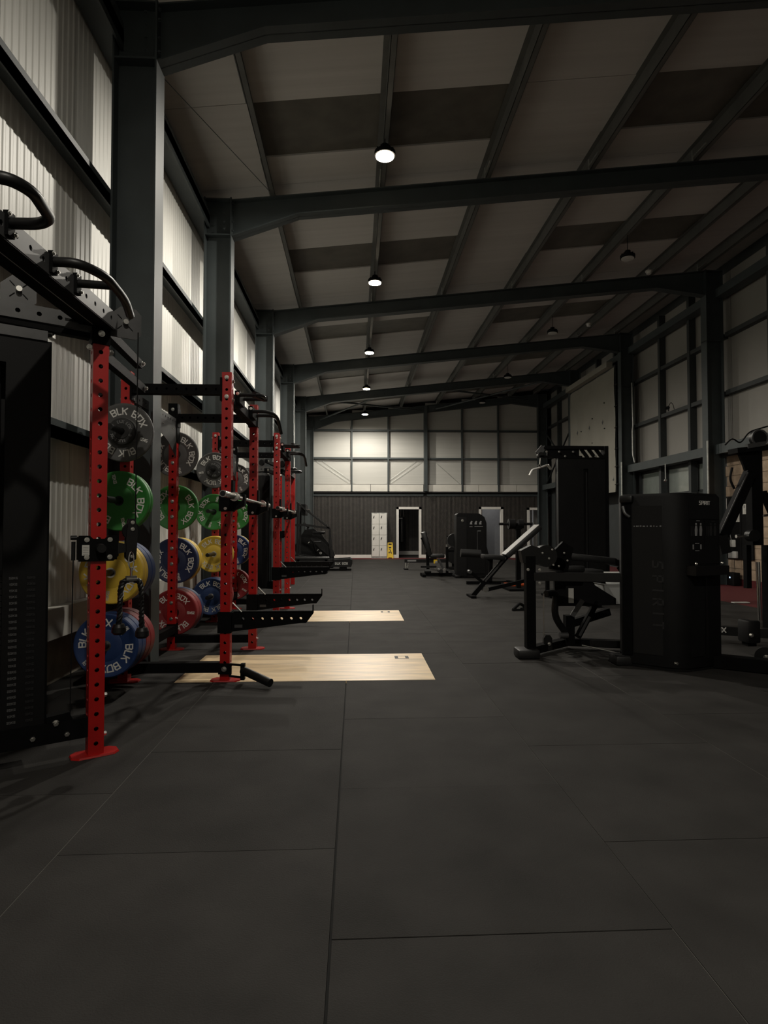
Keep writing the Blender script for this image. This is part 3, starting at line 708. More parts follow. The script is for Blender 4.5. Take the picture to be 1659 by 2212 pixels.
def rack(X, Y0, Y1, arm_z, label, xr=-1.768, sfx=0):
    t = thing('power_rack', (X, (Y0 + Y1) / 2, 0), label, 'power rack', 'red power racks along the left wall'); L = t.location
    P = [(X, Y0), (xr, Y0), (X, Y1), (xr - 0.008, Y1)]
    for (px, py) in P:
        u = inst(UPRIGHT, 'upright', t, Vector((px, py, 0)) - L)
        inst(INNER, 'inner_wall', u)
        inst(FOOT, 'foot_plate', t, Vector((px, py, 0)) - L)
    def beam(a, b, z, name, mat='black_powder', h=PW, sides=(1, 1, 1, 1)):
        return MB().holed((a[0], a[1], z), (b[0], b[1], z), 0.07, PITCH, 0.0095, h=h, sides=sides).build(name, mat, t, world=True, smooth=0)
    zt = 2.252
    for py, a, b in ((Y0, xr + PW / 2, X - PW / 2), (Y1, xr + PW / 2 - 0.008, X - PW / 2)):
        beam((a, py), (b, py), zt, 'top_beam')
        MB().bx(a, b, py - 0.035, py + 0.035, 0.066, 0.142).build('base_beam', 'black_powder', t, world=True)
        for px, d in ((a, 1), (b, -1)):
            MB().bx(px - 0.004 if d > 0 else px - 0.012, px + 0.012 if d > 0 else px + 0.004, py - 0.05, py + 0.05, zt - 0.09, zt + 0.09).build('end_flange', 'black_powder', t, world=True)
    # side beams along the wall and the pull-up side
    beam((X, Y0 + PW / 2), (X, Y1 - PW / 2), 2.20, 'pull_up_beam', sides=(0, 1, 0, 1))
    beam((xr, Y0 + PW / 2), (xr - 0.008, Y1 - PW / 2), 2.20, 'rear_beam', mat='beam_grey')
    MB().bar((xr, Y0 + PW / 2, 0.20), (xr, Y1 - PW / 2, 0.20), 0.07, 0.075).build('rear_base_beam', 'black_powder', t, world=True)
    g = MB(); yA = Y1 - 0.62
    M = Matrix(((0, 1, 0, xr + 0.03), (1, 0, 0, 0), (0, 0, 1, 0), (0, 0, 0, 1)))
    g.prism([(Y0 + 0.10, 2.165), (Y1 - 0.045, 2.165), (Y1 - 0.045, 1.86), (Y1 - 0.30, 1.98), (Y0 + 0.45, 2.10)], -0.004, 0.0, M)
    g.build('gusset_plate', 'gusset_dark', t, world=True, smooth=0)
    for yy in (Y0 + 0.5, Y0 + 0.75, Y1 - 0.2):
        bolt(t, Vector((xr + 0.036, yy, 2.12)) - L, (1, 0, 0), 0.5)
    # black sleeves on the far uprights
    MB().bx(X - 0.044, X + 0.044, Y1 - 0.044, Y1 + 0.044, 2.17, 2.30).build('corner_sleeve', 'black_powder', t, world=True)
    MB().bx(xr - 0.052, xr + 0.036, Y1 - 0.044, Y1 + 0.044, 2.01, UP_H + 0.004).build('corner_sleeve', 'black_powder', t, world=True)
    MB().bx(xr - 0.05, xr + 0.036, Y1 - 0.044, Y1 + 0.044, 0.13, 0.25).build('corner_sleeve', 'black_powder', t, world=True)
    # bolts
    for (px, py), zs in ((P[0], (2.345, 2.195)), (P[1], (2.345,)), (P[2], (2.235,)), (P[3], (2.33, 2.06, 1.96, 1.81, 1.435, 1.285, 0.98, 0.83, 0.455, 0.30, 0.16))):
        for z in zs: bolt(t, Vector((px, py - PW / 2 - (0.008 if py == Y1 and z > 2.0 else 0), z)) - L, (0, -1, 0), 1.0)
    for (px, py) in P[:2]:
        for z in (2.32, 2.175, 0.12):
            for s_ in (-1, 1): bolt(t, Vector((px + s_ * PW / 2, py, z)) - L, (s_, 0, 0), 0.9)
    for (px, py) in P[2:]:
        for z in (0.10, 0.30):
            bolt(t, Vector((px + PW / 2, py, z)) - L, (1, 0, 0), 0.9)
    # multi grip pull-up handles on the aisle side
    for k, yy in enumerate((Y0 + 0.20, Y0 + 0.82)):
        h = MB()
        z = 2.245
        if k == 0:
            h.tube([(X + 0.03, yy, z + 0.015), (X + 0.24, yy, z + 0.015), (X + 0.24, yy + 0.16, z + 0.015), (X + 0.03, yy + 0.16, z + 0.015)], 0.016, 8, 0.05)
            h.bar((X + 0.17, yy - 0.01, z + 0.02), (X + 0.24, yy + 0.17, z + 0.02), 0.035, 0.045)
        else:
            h.tube([(X + 0.03, yy, z), (X + 0.21, yy, z), (X + 0.27, yy + 0.12, z - 0.03), (X + 0.29, yy + 0.22, z - 0.17)], 0.016, 8, 0.07)
            h.tube([(X + 0.03, yy + 0.2, z), (X + 0.20, yy + 0.2, z), (X + 0.25, yy + 0.16, z - 0.02)], 0.016, 8, 0.04)
        h.build('pull_up_handle', 'black_satin', t, world=True)
        MB().bx(X + 0.02, X + 0.06, yy - 0.03, yy + 0.20, z - 0.05, z + 0.045).build('handle_bracket', 'black_powder', t, world=True)
        bolt(t, Vector((X + 0.045, yy - 0.032, z + 0.02)) - L, (0, -1, 0), 0.8)
    for py in (Y0, Y1): spotter_arm(t, X + PW / 2 + 0.012, py, arm_z)
    for py in (Y0, Y1): j_cup(t, X + PW / 2 + 0.005, py, 1.405)
    return t
def peg(parent, x, y, z, d, L):
    m = MB(); m.bx(x - 0.05, x + 0.05, min(y, y - 0.012 * -d), max(y, y + 0.012 * d) , z - 0.06, z + 0.06) if False else None
    m = MB(); m.cyl((x, y, z), (x, y + d * 0.012, z), 0.05, 16); m.cyl((x, y + d * 0.012, z), (x, y + d * L, z), 0.0235, 16)
    m.build('plate_peg', 'black_satin', parent, world=True)

# bumper plates -----------------------------------------------------------
PL = {'5': (0.028, 'plate_grey', '5KG'), '10': (0.047, 'plate_green', '10KG'), '15': (0.062, 'plate_yellow', '15KG'), '20': (0.080, 'plate_blue', '20KG'), '20n': (0.080, 'plate_navy', '20KG'), '25': (0.096, 'plate_red', '25KG')}
PM = {}
def brand_words(h, th, rad, y, ang=0.0, mat='letter_white'):
    g = 0.30; tot = text_width('BLK BOX', g); out = []
    for wd, c in (('BLK', text_width('BLK', g) / 2), ('BOX', tot - text_width('BOX', g) / 2)):
        m = MB(); ring_text(m, wd, h, th, rad, ang + (c - tot / 2) * h / rad, y, gap=g); out.append(m.mesh('brand_lettering', mat, smooth=0))
    return out
def plate_meshes(k):
    if k in PM: return PM[k]
    th, mat, kg = PL[k]; b = MB(); h = th / 2; ri, ro = 0.0255, 0.225
    b.lathe([(ri, -h), (0.062, -h), (0.105, -h + 0.003), (0.112, -h + 0.006), (0.118, -h + 0.004), (0.198, -h + 0.004), (0.204, -h), (0.218, -h), (ro, -h + 0.007), (ro, h - 0.007), (0.218, h), (0.204, h), (0.198, h - 0.004), (0.105, h - 0.003), (ri, h), (ri, -h)], n=56)
    body = b.mesh('body', mat, smooth=40)
    hb = MB(); hb.lathe([(ri - 0.0005, -h - 0.0015), (0.036, -h - 0.0015), (0.038, -h + 0.002)], n=24); hb.lathe([(ri - 0.0005, -h - 0.0015), (ri - 0.0005, h)], n=24)
    hub = hb.mesh('hub_ring', 'bolt_steel' if k != '10' else 'black_satin')
    y = -h + 0.0035; words = brand_words(0.046, 0.0088, 0.162, y)
    l2 = MB(); flat_text(l2, kg, 0.020, 0.0050, Matrix.Translation((-0.166, y, 0)), gap=0.34)
    PM[k] = (body, hub, words, l2.mesh('weight_lettering', 'letter_white', smooth=0)); return PM[k]
def plate(k, x, yfront, z, ang, label, group, facing=-1):
    """front face at yfront, facing the viewer"""
    th = PL[k][0]; t = thing('bumper_plate', (x, yfront + th / 2, z), label, 'weight plate', group)
    M = Matrix.Rotation(ang, 4, 'Y')
    b, h, l, l2 = plate_meshes(k); M2 = Matrix.Rotation(ang + PI, 4, 'Y')
    inst(b, 'body', t, M=M); inst(h, 'hub_ring', t, M=M)
    for q in (M, M2): [inst(w_, 'brand_lettering', t, M=q) for w_ in l]; inst(l2, 'weight_lettering', t, M=q)
    return t
def change_plate(x, yf, z, label):
    t = thing('change_plate', (x, yf + 0.015, z), label, 'weight plate', 'small black change plates'); b = MB()
    b.lathe([(0.0255, -0.015), (0.055, -0.017), (0.06, -0.013), (0.09, -0.012), (0.099, -0.010), (0.103, -0.004), (0.103, 0.011), (0.097, 0.015), (0.0255, 0.015), (0.0255, -0.015)], n=40)
    b.build('body', 'plate_black', t)
    l = MB()
    for a in (R(25), R(205)):
        for w_ in brand_words(0.019, 0.004, 0.073, -0.0125, a, 'letter_dim'): inst(w_, 'brand_lettering', t)
    l = MB(); ring_text(l, '5', 0.018, 0.004, 0.073, R(115), -0.0125); l.build('weight_lettering', 'letter_dim', t, smooth=0); return t
def barbell(x, y0, z, label):
    L = 2.2; t = thing('barbell', (x, y0 + L / 2, z), label, 'barbell', 'barbells on the racks')
    MB().cyl((0, -0.66, 0), (0, 0.66, 0), 0.0142, 16).build('shaft', 'chrome', t)
    for s_ in (-1, 1):
        m = MB(); m.cyl((0, s_ * 0.66, 0), (0, s_ * 0.70, 0), 0.036, 20); m.cyl((0, s_ * 0.70, 0), (0, s_ * 1.10, 0), 0.025, 20)
        o = m.build('sleeve', 'chrome', t)
        MB().cyl((0, s_ * 1.10, 0), (0, s_ * 1.1015, 0), 0.019, 20).build('end_cap', 'black_satin', o)
    return t

RA = rack(-1.0, 4.757, 5.99, 0.525, 'nearer red four-post power rack with spotter arms over the plywood platform')
RB = rack(-1.0, 7.737, 8.967, 0.678, 'farther red four-post power rack near the black cable tower')
ZP = (1.905, 1.380, 0.857, 0.352)
for t_, y0, y1 in ((RA, 4.757, 5.99), (RB, 7.737, 8.967)):
    for z in ZP:
        peg(t_, -1.768 if z > 1 else -1.745, y0 - PW / 2, z, -1, 0.36 if z < 1.5 and z > 1.2 else (0.30 if z > 1.5 else 0.46)); peg(t_, -1.776, y1 + PW / 2, z, 1, 0.36)
barbell(-0.927, 4.27, 1.416, 'chrome barbell racked on the nearer red rack')
barbell(-0.927, 7.25, 1.416, 'chrome barbell racked on the farther red rack')
G1, G2, G3, G4 = 'bumper plates on the near side of the nearer rack', 'bumper plates behind the nearer rack', 'bumper plates on the near side of the farther rack', 'bumper plates behind the farther rack'
F0 = 4.7195
def stack(x, z, y_post, d, seq, group):
    """seq from the post outwards: (kind, angle, label)"""
    y = y_post + d * 0.016
    for k, a, lab in seq:
        th = PL[k][0]
        if d < 0: y -= th + 0.002; plate(k, x, y, z - 0.002, R(a), lab, group)
        else: plate(k, x, y, z - 0.002, R(a), lab, group); y += th + 0.002
    return y
stack(-1.768, ZP[0], F0, -1, [('5', 20, 'grey 5 kg plate behind the small black disc, top of the nearer rack')], G1)
change_plate(-1.768, F0 - 0.085, ZP[0], 'small black disc in front of the grey plate on the nearer rack')
stack(-1.768, ZP[1], F0, -1, [('10', 78, 'back green plate on the near peg of the nearer rack'), ('10', 78, 'front green 10 kg plate beside the nearest red post')], G1)
stack(-1.745, ZP[2], F0, -1, [('20', 30, 'blue plate half hidden behind the yellow plates of the nearer rack'), ('20', 30, 'second blue plate behind the yellow plates of the nearer rack'), ('15', 40, 'second yellow plate, behind the nearest yellow one'), ('15', 98, 'nearest yellow 15 kg plate behind the hanging rope')], G1)
stack(-1.745, ZP[3], F0, -1, [('25', 10, 'rearmost red plate behind the lowest near blue plate'), ('25', 15, 'red plate directly behind the lowest near blue plates'), ('20', 30, 'second blue plate of the lowest near stack'), ('20', 140, 'nearest and lowest blue 20 kg plate, beside the rope ends')], G1)
B0 = 5.99 + PW / 2
stack(-1.778, ZP[0], B0, 1, [('5', 75, 'grey 5 kg plate behind the far rear post of the nearer rack')], G2)
stack(-1.778, ZP[1], B0, 1, [('10', 100, 'green 10 kg plate behind the far rear post of the nearer rack')], G2)
stack(-1.778, ZP[2], B0, 1, [('20n', 75, 'navy plate behind the far rear post of the nearer rack'), ('15', 20, 'yellow plate half hidden behind the navy plate'), ('15', 20, 'second yellow plate behind the navy plate')], G2)
stack(-1.778, ZP[3], B0, 1, [('25', 2, 'front red 25 kg plate behind the far rear post, lowest peg'), ('25', 2, 'second red plate behind the front red one'), ('20', 2, 'blue plate at the back of the lowest red stack')], G2)
F1 = 7.737 - PW / 2
stack(-1.768, ZP[0], F1, -1, [('5', -12, 'grey plate with a small black disc on the farther rack')], G3)
change_plate(-1.768, F1 - 0.085, ZP[0], 'small black disc on the grey plate of the farther rack')
stack(-1.768, ZP[1], F1, -1, [('10', -75, 'green plate on the near side of the farther rack')], G3)
stack(-1.745, ZP[2], F1, -1, [('15', 0, 'rear yellow plate on the near side of the farther rack'), ('15', 0, 'front yellow plate on the near side of the farther rack')], G3)
stack(-1.745, ZP[3], F1, -1, [('25', 0, 'red plate behind the lowest blue plate of the farther rack'), ('20', 0, 'rear blue plate on the lowest near peg of the farther rack'), ('20', 5, 'front blue 20 kg plate on the lowest near peg of the farther rack')], G3)
B1 = 8.967 + PW / 2
stack(-1.778, ZP[0], B1, 1, [('5', 60, 'grey plate at the back of the farther rack')], G4)
stack(-1.778, ZP[1], B1, 1, [('10', 70, 'green plate at the back of the farther rack')], G4)
stack(-1.778, ZP[2], B1, 1, [('20', 75, 'blue plate at the back of the farther rack'), ('15', 0, 'yellow plate at the back of the farther rack')], G4)
stack(-1.778, ZP[3], B1, 1, [('25', 30, 'red plate at the back of the farther rack')], G4)

# landmine sleeve on the nearest rack foot
lm = MB(); lm.bx(-1.045, -0.945, 4.695, 4.715, 0.06, 0.14)
lm.tube([(-0.955, 4.70, 0.135), (-0.86, 4.66, 0.135), (-0.845, 4.655, 0.13)], 0.009, 8); lm.tube([(-0.955, 4.70, 0.045), (-0.86, 4.66, 0.045), (-0.845, 4.655, 0.05)], 0.009, 8); lm.tube([(-0.955, 4.70, 0.135), (-0.955, 4.70, 0.045)], 0.009, 8)
lm.bar((-0.85, 4.655, 0.03), (-0.85, 4.655, 0.15), 0.03, 0.05)
lmo = lm.build('landmine_bracket', 'black_powder', RA, world=True)
MB().cyl((-0.85, 4.650, 0.10), (-0.62, 4.49, 0.042), 0.031, 18).build('landmine_sleeve', 'black_satin', lmo, world=True)
bolt(RA, Vector((-1.0, 4.694, 0.10)) - RA.location, (0, -1, 0), 1.2)

# ================================================================== CABLE TRAINERS
def trainer(post, ang, mirror, label, T1=0.70):
    """post: world XY of the red post, ang: direction of its cross frame (towards the wall)"""
    px, py = post
    t = thing('cable_trainer', (px, py, 0), label, 'cable machine', 'cable trainers by the left wall')
    dx, dy = -math.cos(ang), -math.sin(ang) * mirror          # along the frame, away from the post
    nx, ny = (dy, -dx) if mirror > 0 else (-dy, dx)           # facing the aisle
    if ny * mirror > 0: nx, ny = -nx, -ny
    def W(u, v, z): return (px + dx * u + nx * v, py + dy * u + ny * v, z)   # u along the frame, v toward the front
    rzp = math.atan2(dy, dx)
    FM = Matrix(((-dx, -nx, 0, px), (-dy, -ny, 0, py), (0, 0, 1, 0), (0, 0, 0, 1)))   # local x away from the wall, local -y front
    u_ = MB().holed((px, py, 0.009), (px, py, 2.15), PW, PITCH, HR, up=(-nx, -ny, 0)).build('upright', 'red_powder', t, world=True, smooth=0)
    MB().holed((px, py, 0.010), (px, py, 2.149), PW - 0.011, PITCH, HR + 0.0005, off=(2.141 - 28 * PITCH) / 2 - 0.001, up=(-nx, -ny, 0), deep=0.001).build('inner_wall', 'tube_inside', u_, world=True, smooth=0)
    foot_plate(MB(), px, py, rzp).build('foot_plate', 'red_powder', t, world=True, smooth=0)
    MB().bar(W(0, 0, 2.135), W(0, 0, 2.315), 0.088, 0.088, up=(nx, ny, 0)).build('corner_sleeve', 'black_powder', t, world=True)
    bolt(t, Vector(W(0, 0.046, 2.19)) - t.location, (nx, ny, 0), 1.0)
    MB().bar(W(0.01, 0.046, 2.262), W(-0.03, 0.046, 2.262), 0.002, 0.006).build('logo_bar', 'letter_dim', t, world=True)
    MB().bar(W(0.04, 0, 0.155), W(0.80, 0, 0.155), 0.075, 0.10).build('base_beam', 'black_powder', t, world=True)
    MB().holed(W(0.045, 0, 2.238), W(0.80, 0, 2.238), 0.07, 0.092, 0.0115, h=0.078, sides=(1, 0, 1, 0)).build('cross_beam', 'beam_grey', t, world=True, smooth=0)
    MB().bar(W(0.07, 0.036, 2.236), W(0.17, 0.036, 2.236), 0.004, 0.012).build('slot', 'void_black', t, world=True)
    MB().bar(W(0.05, 0.0, 2.175), W(0.6, 0.0, 2.19), 0.05, 0.03).build('stiffener', 'black_powder', t, world=True)
    # pull-up beam along the hall with grips
    s_ = -mirror
    ye = py + s_ * 2.0; xb = px + 0.045
    MB().holed((xb, py - s_ * 0.02, 2.268), (xb, ye, 2.268), 0.075, 0.098, 0.0115, h=0.088, sides=(1, 0, 1, 0)).build('pull_up_beam', 'beam_grey', t, world=True, smooth=0)
    MB().bx(xb - 0.0375, xb + 0.036, min(py, ye), max(py, ye), 2.218, 2.2235).build('underside_shade', 'black_powder', t, world=True)  # black sheet painting shade onto the grey beam's underside
    MB().bar((xb - 0.079, py + s_ * 0.06, 2.262), (xb - 0.079, ye, 2.262), 0.07, 0.078).build('inner_beam', 'black_powder', t, world=True)
    MB().bar((xb - 0.0405, py + s_ * 0.1, 2.2205), (xb - 0.0405, ye, 2.2205), 0.005, 0.005).build('bright_gap_strip', 'galv', t, world=True)  # added pale strip painting the bright line between the two beams
    MB().bx(xb - 0.04, xb + 0.04, ye - 0.04, ye + 0.04, 0.01, 2.31).build('end_post', 'red_powder', t, world=True)
    for k, yo in enumerate((1.10, 0.62)):
        yy = py + s_ * yo; h = MB(); z = 2.285; q = -s_
        if k == 0:
            h.tube([(xb + 0.03, yy - q * 0.20, z), (xb + 0.20, yy - q * 0.20, z), (xb + 0.24, yy - q * 0.12, z), (xb + 0.21, yy + q * 0.06, z), (xb + 0.15, yy + q * 0.10, z), (xb + 0.03, yy + q * 0.10, z)], 0.0205, 12, 0.06)
        else:
            h.tube([(xb + 0.03, yy - q * 0.06, z), (xb + 0.14, yy - q * 0.06, z), (xb + 0.21, yy + q * 0.06, z - 0.005), (xb + 0.205, yy + q * 0.30, z - 0.02), (xb + 0.17, yy + q * 0.46, z - 0.04)], 0.0205, 12, 0.10)
            h.tube([(xb + 0.03, yy + q * 0.16, z), (xb + 0.215, yy + q * 0.16, z - 0.01)], 0.0185, 12)
        g = h.build('pull_up_grip', 'black_satin', t, world=True)
        for yo2 in ((-0.2, 0.10) if k == 0 else (-0.06, 0.16)):
            b = MB().bx(xb + 0.032, xb + 0.052, yy + q * yo2 - 0.022, yy + q * yo2 + 0.022, 2.235, 2.325); b.build('grip_bracket', 'black_powder', g, world=True)
            bolt(g, (xb + 0.053 - px, yy + q * yo2 - 0.02 - py, 2.312), (1, 0, 0), 0.55); bolt(g, (xb + 0.053 - px, yy + q * yo2 + 0.02 - py, 2.25), (1, 0, 0), 0.55)
    for g_ in [c for c in t.children if c.name.startswith('pull_up_grip')]:
        pass
    # rear struts
    for z, L0, L1 in ((2.27, 0.06, 0.86), (2.12, 0.06, 0.92)):
        MB().bar((px - 0.03, py - s_ * L0, z), (px - 0.10, py - s_ * L1, z), 0.045, 0.055).build('rear_strut', 'black_powder', t, world=True)
        bolt(t, (-0.07, -s_ * (L1 - 0.02), z), (1, 0, 0), 1.0)
    # pulley plates with crossed slots
    def pulley_plate(u0, z0, w, h, v):
        m = MB(); c = 0.03
        poly = [(-w / 2, -h / 2), (w / 2 - c, -h / 2), (w / 2, -h / 2 + c), (w / 2, h / 2 - c), (w / 2 - c, h / 2), (-w / 2 + c * 2, h / 2), (-w / 2, h / 2 - 2 * c)]
        M = Matrix.Translation(Vector(W(u0, v, z0))) @ Matrix(((-dx, -nx, 0, 0), (-dy, -ny, 0, 0), (0, 0, 1, 0), (0, 0, 0, 1)))
        m.prism(poly, -0.004, 0.004, M); o = m.build('pulley_plate', 'beam_grey', t, world=True, smooth=0)
        s2 = MB()
        for a in (45, 135, 225, 315):
            ca, sa = math.cos(R(a)), math.sin(R(a)); s2.bar(M @ Vector((ca * 0.025, -0.006, sa * 0.025)), M @ Vector((ca * 0.055, -0.006, sa * 0.055)), 0.003, 0.005, up=(nx, ny, 0))
        s2.build('slots', 'void_black', o, world=True)
        m2 = MB(); m2.cyl(M @ Vector((0, -0.005, 0)), M @ Vector((0, -0.03, 0)), 0.014, 10); m2.build('axle', 'bolt_steel', o, world=True)
        m3 = MB(); m3.cyl(M @ Vector((0, 0.008, 0)), M @ Vector((0, 0.03, 0)), 0.055, 20); m3.build('pulley', 'black_matt', o, world=True)
    pulley_plate(0.37, 2.355, 0.155, 0.16, -0.02)
    pulley_plate(-0.135, 2.30, 0.17, 0.17, -0.05)
    # weight stack tower
    T0, V0, V1 = 0.225, -0.16, 0.02
    tw = MB(); poly = [(T0 + 0.03, 0.11), (T0, 0.15), (T0, 2.10), (T0 + 0.035, 2.145), (T1, 2.145), (T1, 0.11)]
    def TP(a, v, z): return Vector(W(a, v, z))
    # side cheeks and a front made of two strips leaving a tall slot
    S0, S1 = T0 + 0.195, T0 + 0.30
    def panel(a0, a1, z0, z1, v0=V0, v1=V1):
        tw.add([TP(a0, v1, z0), TP(a1, v1, z0), TP(a1, v1, z1), TP(a0, v1, z1), TP(a0, v0, z0), TP(a1, v0, z0), TP(a1, v0, z1), TP(a0, v0, z1)],
               [(0, 1, 2, 3), (7, 6, 5, 4), (0, 4, 5, 1), (1, 5, 6, 2), (2, 6, 7, 3), (3, 7, 4, 0)])
    panel(T0, S0, 0.13, 2.11, V1 - 0.03, V1); panel(S1, T1, 0.13, 2.11, V1 - 0.03, V1); panel(S0, S1, 1.98, 2.11, V1 - 0.03, V1)
    panel(T0, T0 + 0.01, 0.13, 2.11); panel(T1 - 0.01, T1, 0.13, 2.11); panel(T0, T1, 0.13, 2.11, V0 - 0.02, V0)
    sh = tw.build('shroud', 'shroud', t, world=True, smooth=0)
    cp = MB(); cp.bar(W(T0 + 0.02, V1 / 2 + V0 / 2, 2.135), W(T1, V1 / 2 + V0 / 2, 2.135), V1 - V0 + 0.02, 0.05); cp.build('top_cap', 'beam_grey', t, world=True)
    MB().bar(W(T0, V1 - 0.04, 2.14), W(T0 + 0.002, V1 - 0.04, 2.19), 0.03, 0.03).build('cap_bolt', 'bolt_steel', t, world=True)
    st = MB(); zz = 0.22
    while zz < 0.98:
        st.bar(W(S0 - 0.12, V0 + 0.07, zz), W(S1 + 0.12, V0 + 0.07, zz), 0.09, 0.027); zz += 0.0305
    tag(st.build('weight_stack', 'black_satin', t, world=True, smooth=0), 'stack of black steel weights behind the slot')
    for a in (S0 + 0.02, S1 - 0.02): MB().cyl(W(a, V0 + 0.07, 0.2), W(a, V0 + 0.07, 2.1), 0.008, 8).build('guide_rod', 'black_satin', t, world=True)
    for col_ in ((S0 - 0.045, 'letter_faint'), (S0 - 0.12, 'letter_ghost')):
        lb = MB(); zz = 0.235
        for i in range(24):
            Mx = Matrix.Translation(Vector(W(col_[0], V1 + 0.0016, zz))) @ Matrix(((-dx, -nx, 0, 0), (-dy, -ny, 0, 0), (0, 0, 1, 0), (0, 0, 0, 1)))
            flat_text(lb, str(random.choice(['10', '12', '15', '20', '25', '50', '55', '52'])) + 'KG', 0.009, 0.0022, Mx, gap=0.4); zz += 0.0302
        lb.build('weight_numbers', col_[1], sh, world=True, smooth=0)
    # foot block of the tower
    fb = MB(); fb.prism([(-T0 - 0.0, 0.11), (-T0 + 0.11, 0.13), (-T0 + 0.12, 0.20), (-T0 + 0.10, 0.245), (-T0 - 0.0, 0.235)], -0.03, 0.03, FM); fb.build('foot_block', 'black_powder', t, world=True, smooth=0)
    for a, z in ((T0 - 0.04, 0.20), (T0 + 0.06, 0.145), (T0 - 0.09, 0.14)): bolt(t, Vector(W(a, 0.031, z)) - t.location, (nx, ny, 0), 1.0)
    # sliding carriage and its swivel pulley
    cz = 1.068
    ca = MB(); Mc = FM
    ca.prism([(-0.095, cz - 0.066), (0.07, cz - 0.066), (0.095, cz - 0.04), (0.095, cz + 0.066), (0.045, cz + 0.066), (0.028, cz + 0.05), (-0.028, cz + 0.05), (-0.045, cz + 0.066), (-0.095, cz + 0.066)], -0.052, -0.040, Mc)
    ca.prism([(-0.09, cz - 0.06), (-0.042, cz - 0.06), (-0.042, cz + 0.06), (-0.09, cz + 0.06)], -0.04, 0.05, Mc); ca.prism([(0.042, cz - 0.06), (0.09, cz - 0.06), (0.09, cz + 0.06), (0.042, cz + 0.06)], -0.04, 0.05, Mc)
    c_ = ca.build('carriage', 'black_powder', t, world=True, smooth=0)
    for a in (-0.058, 0.052):
        for z in (cz - 0.045, cz + 0.045): bolt(t, (Mc @ Vector((a, -0.052, z))) - t.location, (nx, ny, 0), 0.75)
    MB().prism([(-0.080, cz - 0.035), (-0.046, cz - 0.035), (-0.046, cz + 0.018), (-0.080, cz + 0.018)], -0.0535, -0.0522, Mc).build('warning_label', 'paper', c_, world=True, smooth=0)
    lb = MB()
    for k in range(5): lb.prism([(-0.076, cz - 0.030 + k * 0.009), (-0.050, cz - 0.030 + k * 0.009), (-0.050, cz - 0.027 + k * 0.009), (-0.076, cz - 0.027 + k * 0.009)], -0.0542, -0.0537, Mc)
    lb.build('label_print', 'letter_dim', c_, world=True, smooth=0)
    kn = MB(); kn.cyl(Mc @ Vector((0.005, -0.052, cz)), Mc @ Vector((0.005, -0.095, cz)), 0.026, 16, 0.022); kn.build('pop_pin_knob', 'black_satin', c_, world=True)
    la = MB(); la.cyl(Mc @ Vector((-0.115, -0.02, cz + 0.035)), Mc @ Vector((-0.115, -0.02, cz - 0.06)), 0.010, 10); la.cyl(Mc @ Vector((-0.128, -0.02, cz + 0.055)), Mc @ Vector((-0.10, -0.02, cz + 0.055)), 0.012, 10); la.build('latch', 'black_satin', c_, world=True)
    MB().cyl(Mc @ Vector((-0.115, -0.02, cz - 0.06)), Mc @ Vector((-0.12, -0.02, 0.22)), 0.003, 6).build('lower_cable', 'black_matt', t, world=True)
    MB().cyl(Mc @ Vector((0.175, -0.06, cz + 0.14)), Mc @ Vector((0.182, -0.045, 2.23)), 0.0033, 6).build('upper_cable', 'black_matt', t, world=True)
    ar = MB(); ar.prism([(0.09, cz - 0.03), (0.14, cz - 0.02), (0.14, cz + 0.02), (0.09, cz + 0.03)], -0.06, -0.02, Mc)
    ar.prism([(0.128, cz - 0.05), (0.150, cz - 0.075), (0.178, cz - 0.06), (0.185, cz + 0.09), (0.172, cz + 0.155), (0.142, cz + 0.155), (0.130, cz + 0.09)], -0.075, -0.062, Mc)
    ar.prism([(0.128, cz - 0.05), (0.150, cz - 0.075), (0.178, cz - 0.06), (0.185, cz + 0.09), (0.172, cz + 0.155), (0.142, cz + 0.155), (0.130, cz + 0.09)], -0.035, -0.022, Mc)
    a_ = ar.build('swivel_pulley', 'black_satin', t, world=True, smooth=0)
    MB().cyl(Mc @ Vector((0.157, -0.060, cz + 0.09)), Mc @ Vector((0.157, -0.037, cz + 0.09)), 0.045, 20).build('wheel', 'black_matt', a_, world=True)
    for z in (cz - 0.045, cz + 0.135, cz + 0.10): bolt(t, (Mc @ Vector((0.158, -0.076, z))) - t.location, (nx, ny, 0), 0.6)
    bolt(t, Vector(W(-0.04, 0, 0.10)) - t.location, (-dx, -dy, 0), 1.0); bolt(t, Vector(W(-0.04, 0, 0.30)) - t.location, (-dx, -dy, 0), 1.0); bolt(t, Vector(W(-0.046, 0, 2.11)) - t.location, (-dx, -dy, 0), 1.2); bolt(t, Vector(W(0.05, 0.01, 2.12)) - t.location, (nx, ny, 0), 0.9)
    return t, Mc, cz
TR, Mc, cz = trainer((-1.353, 3.243), R(33), 1, 'large black cable trainer with red post at the left front')
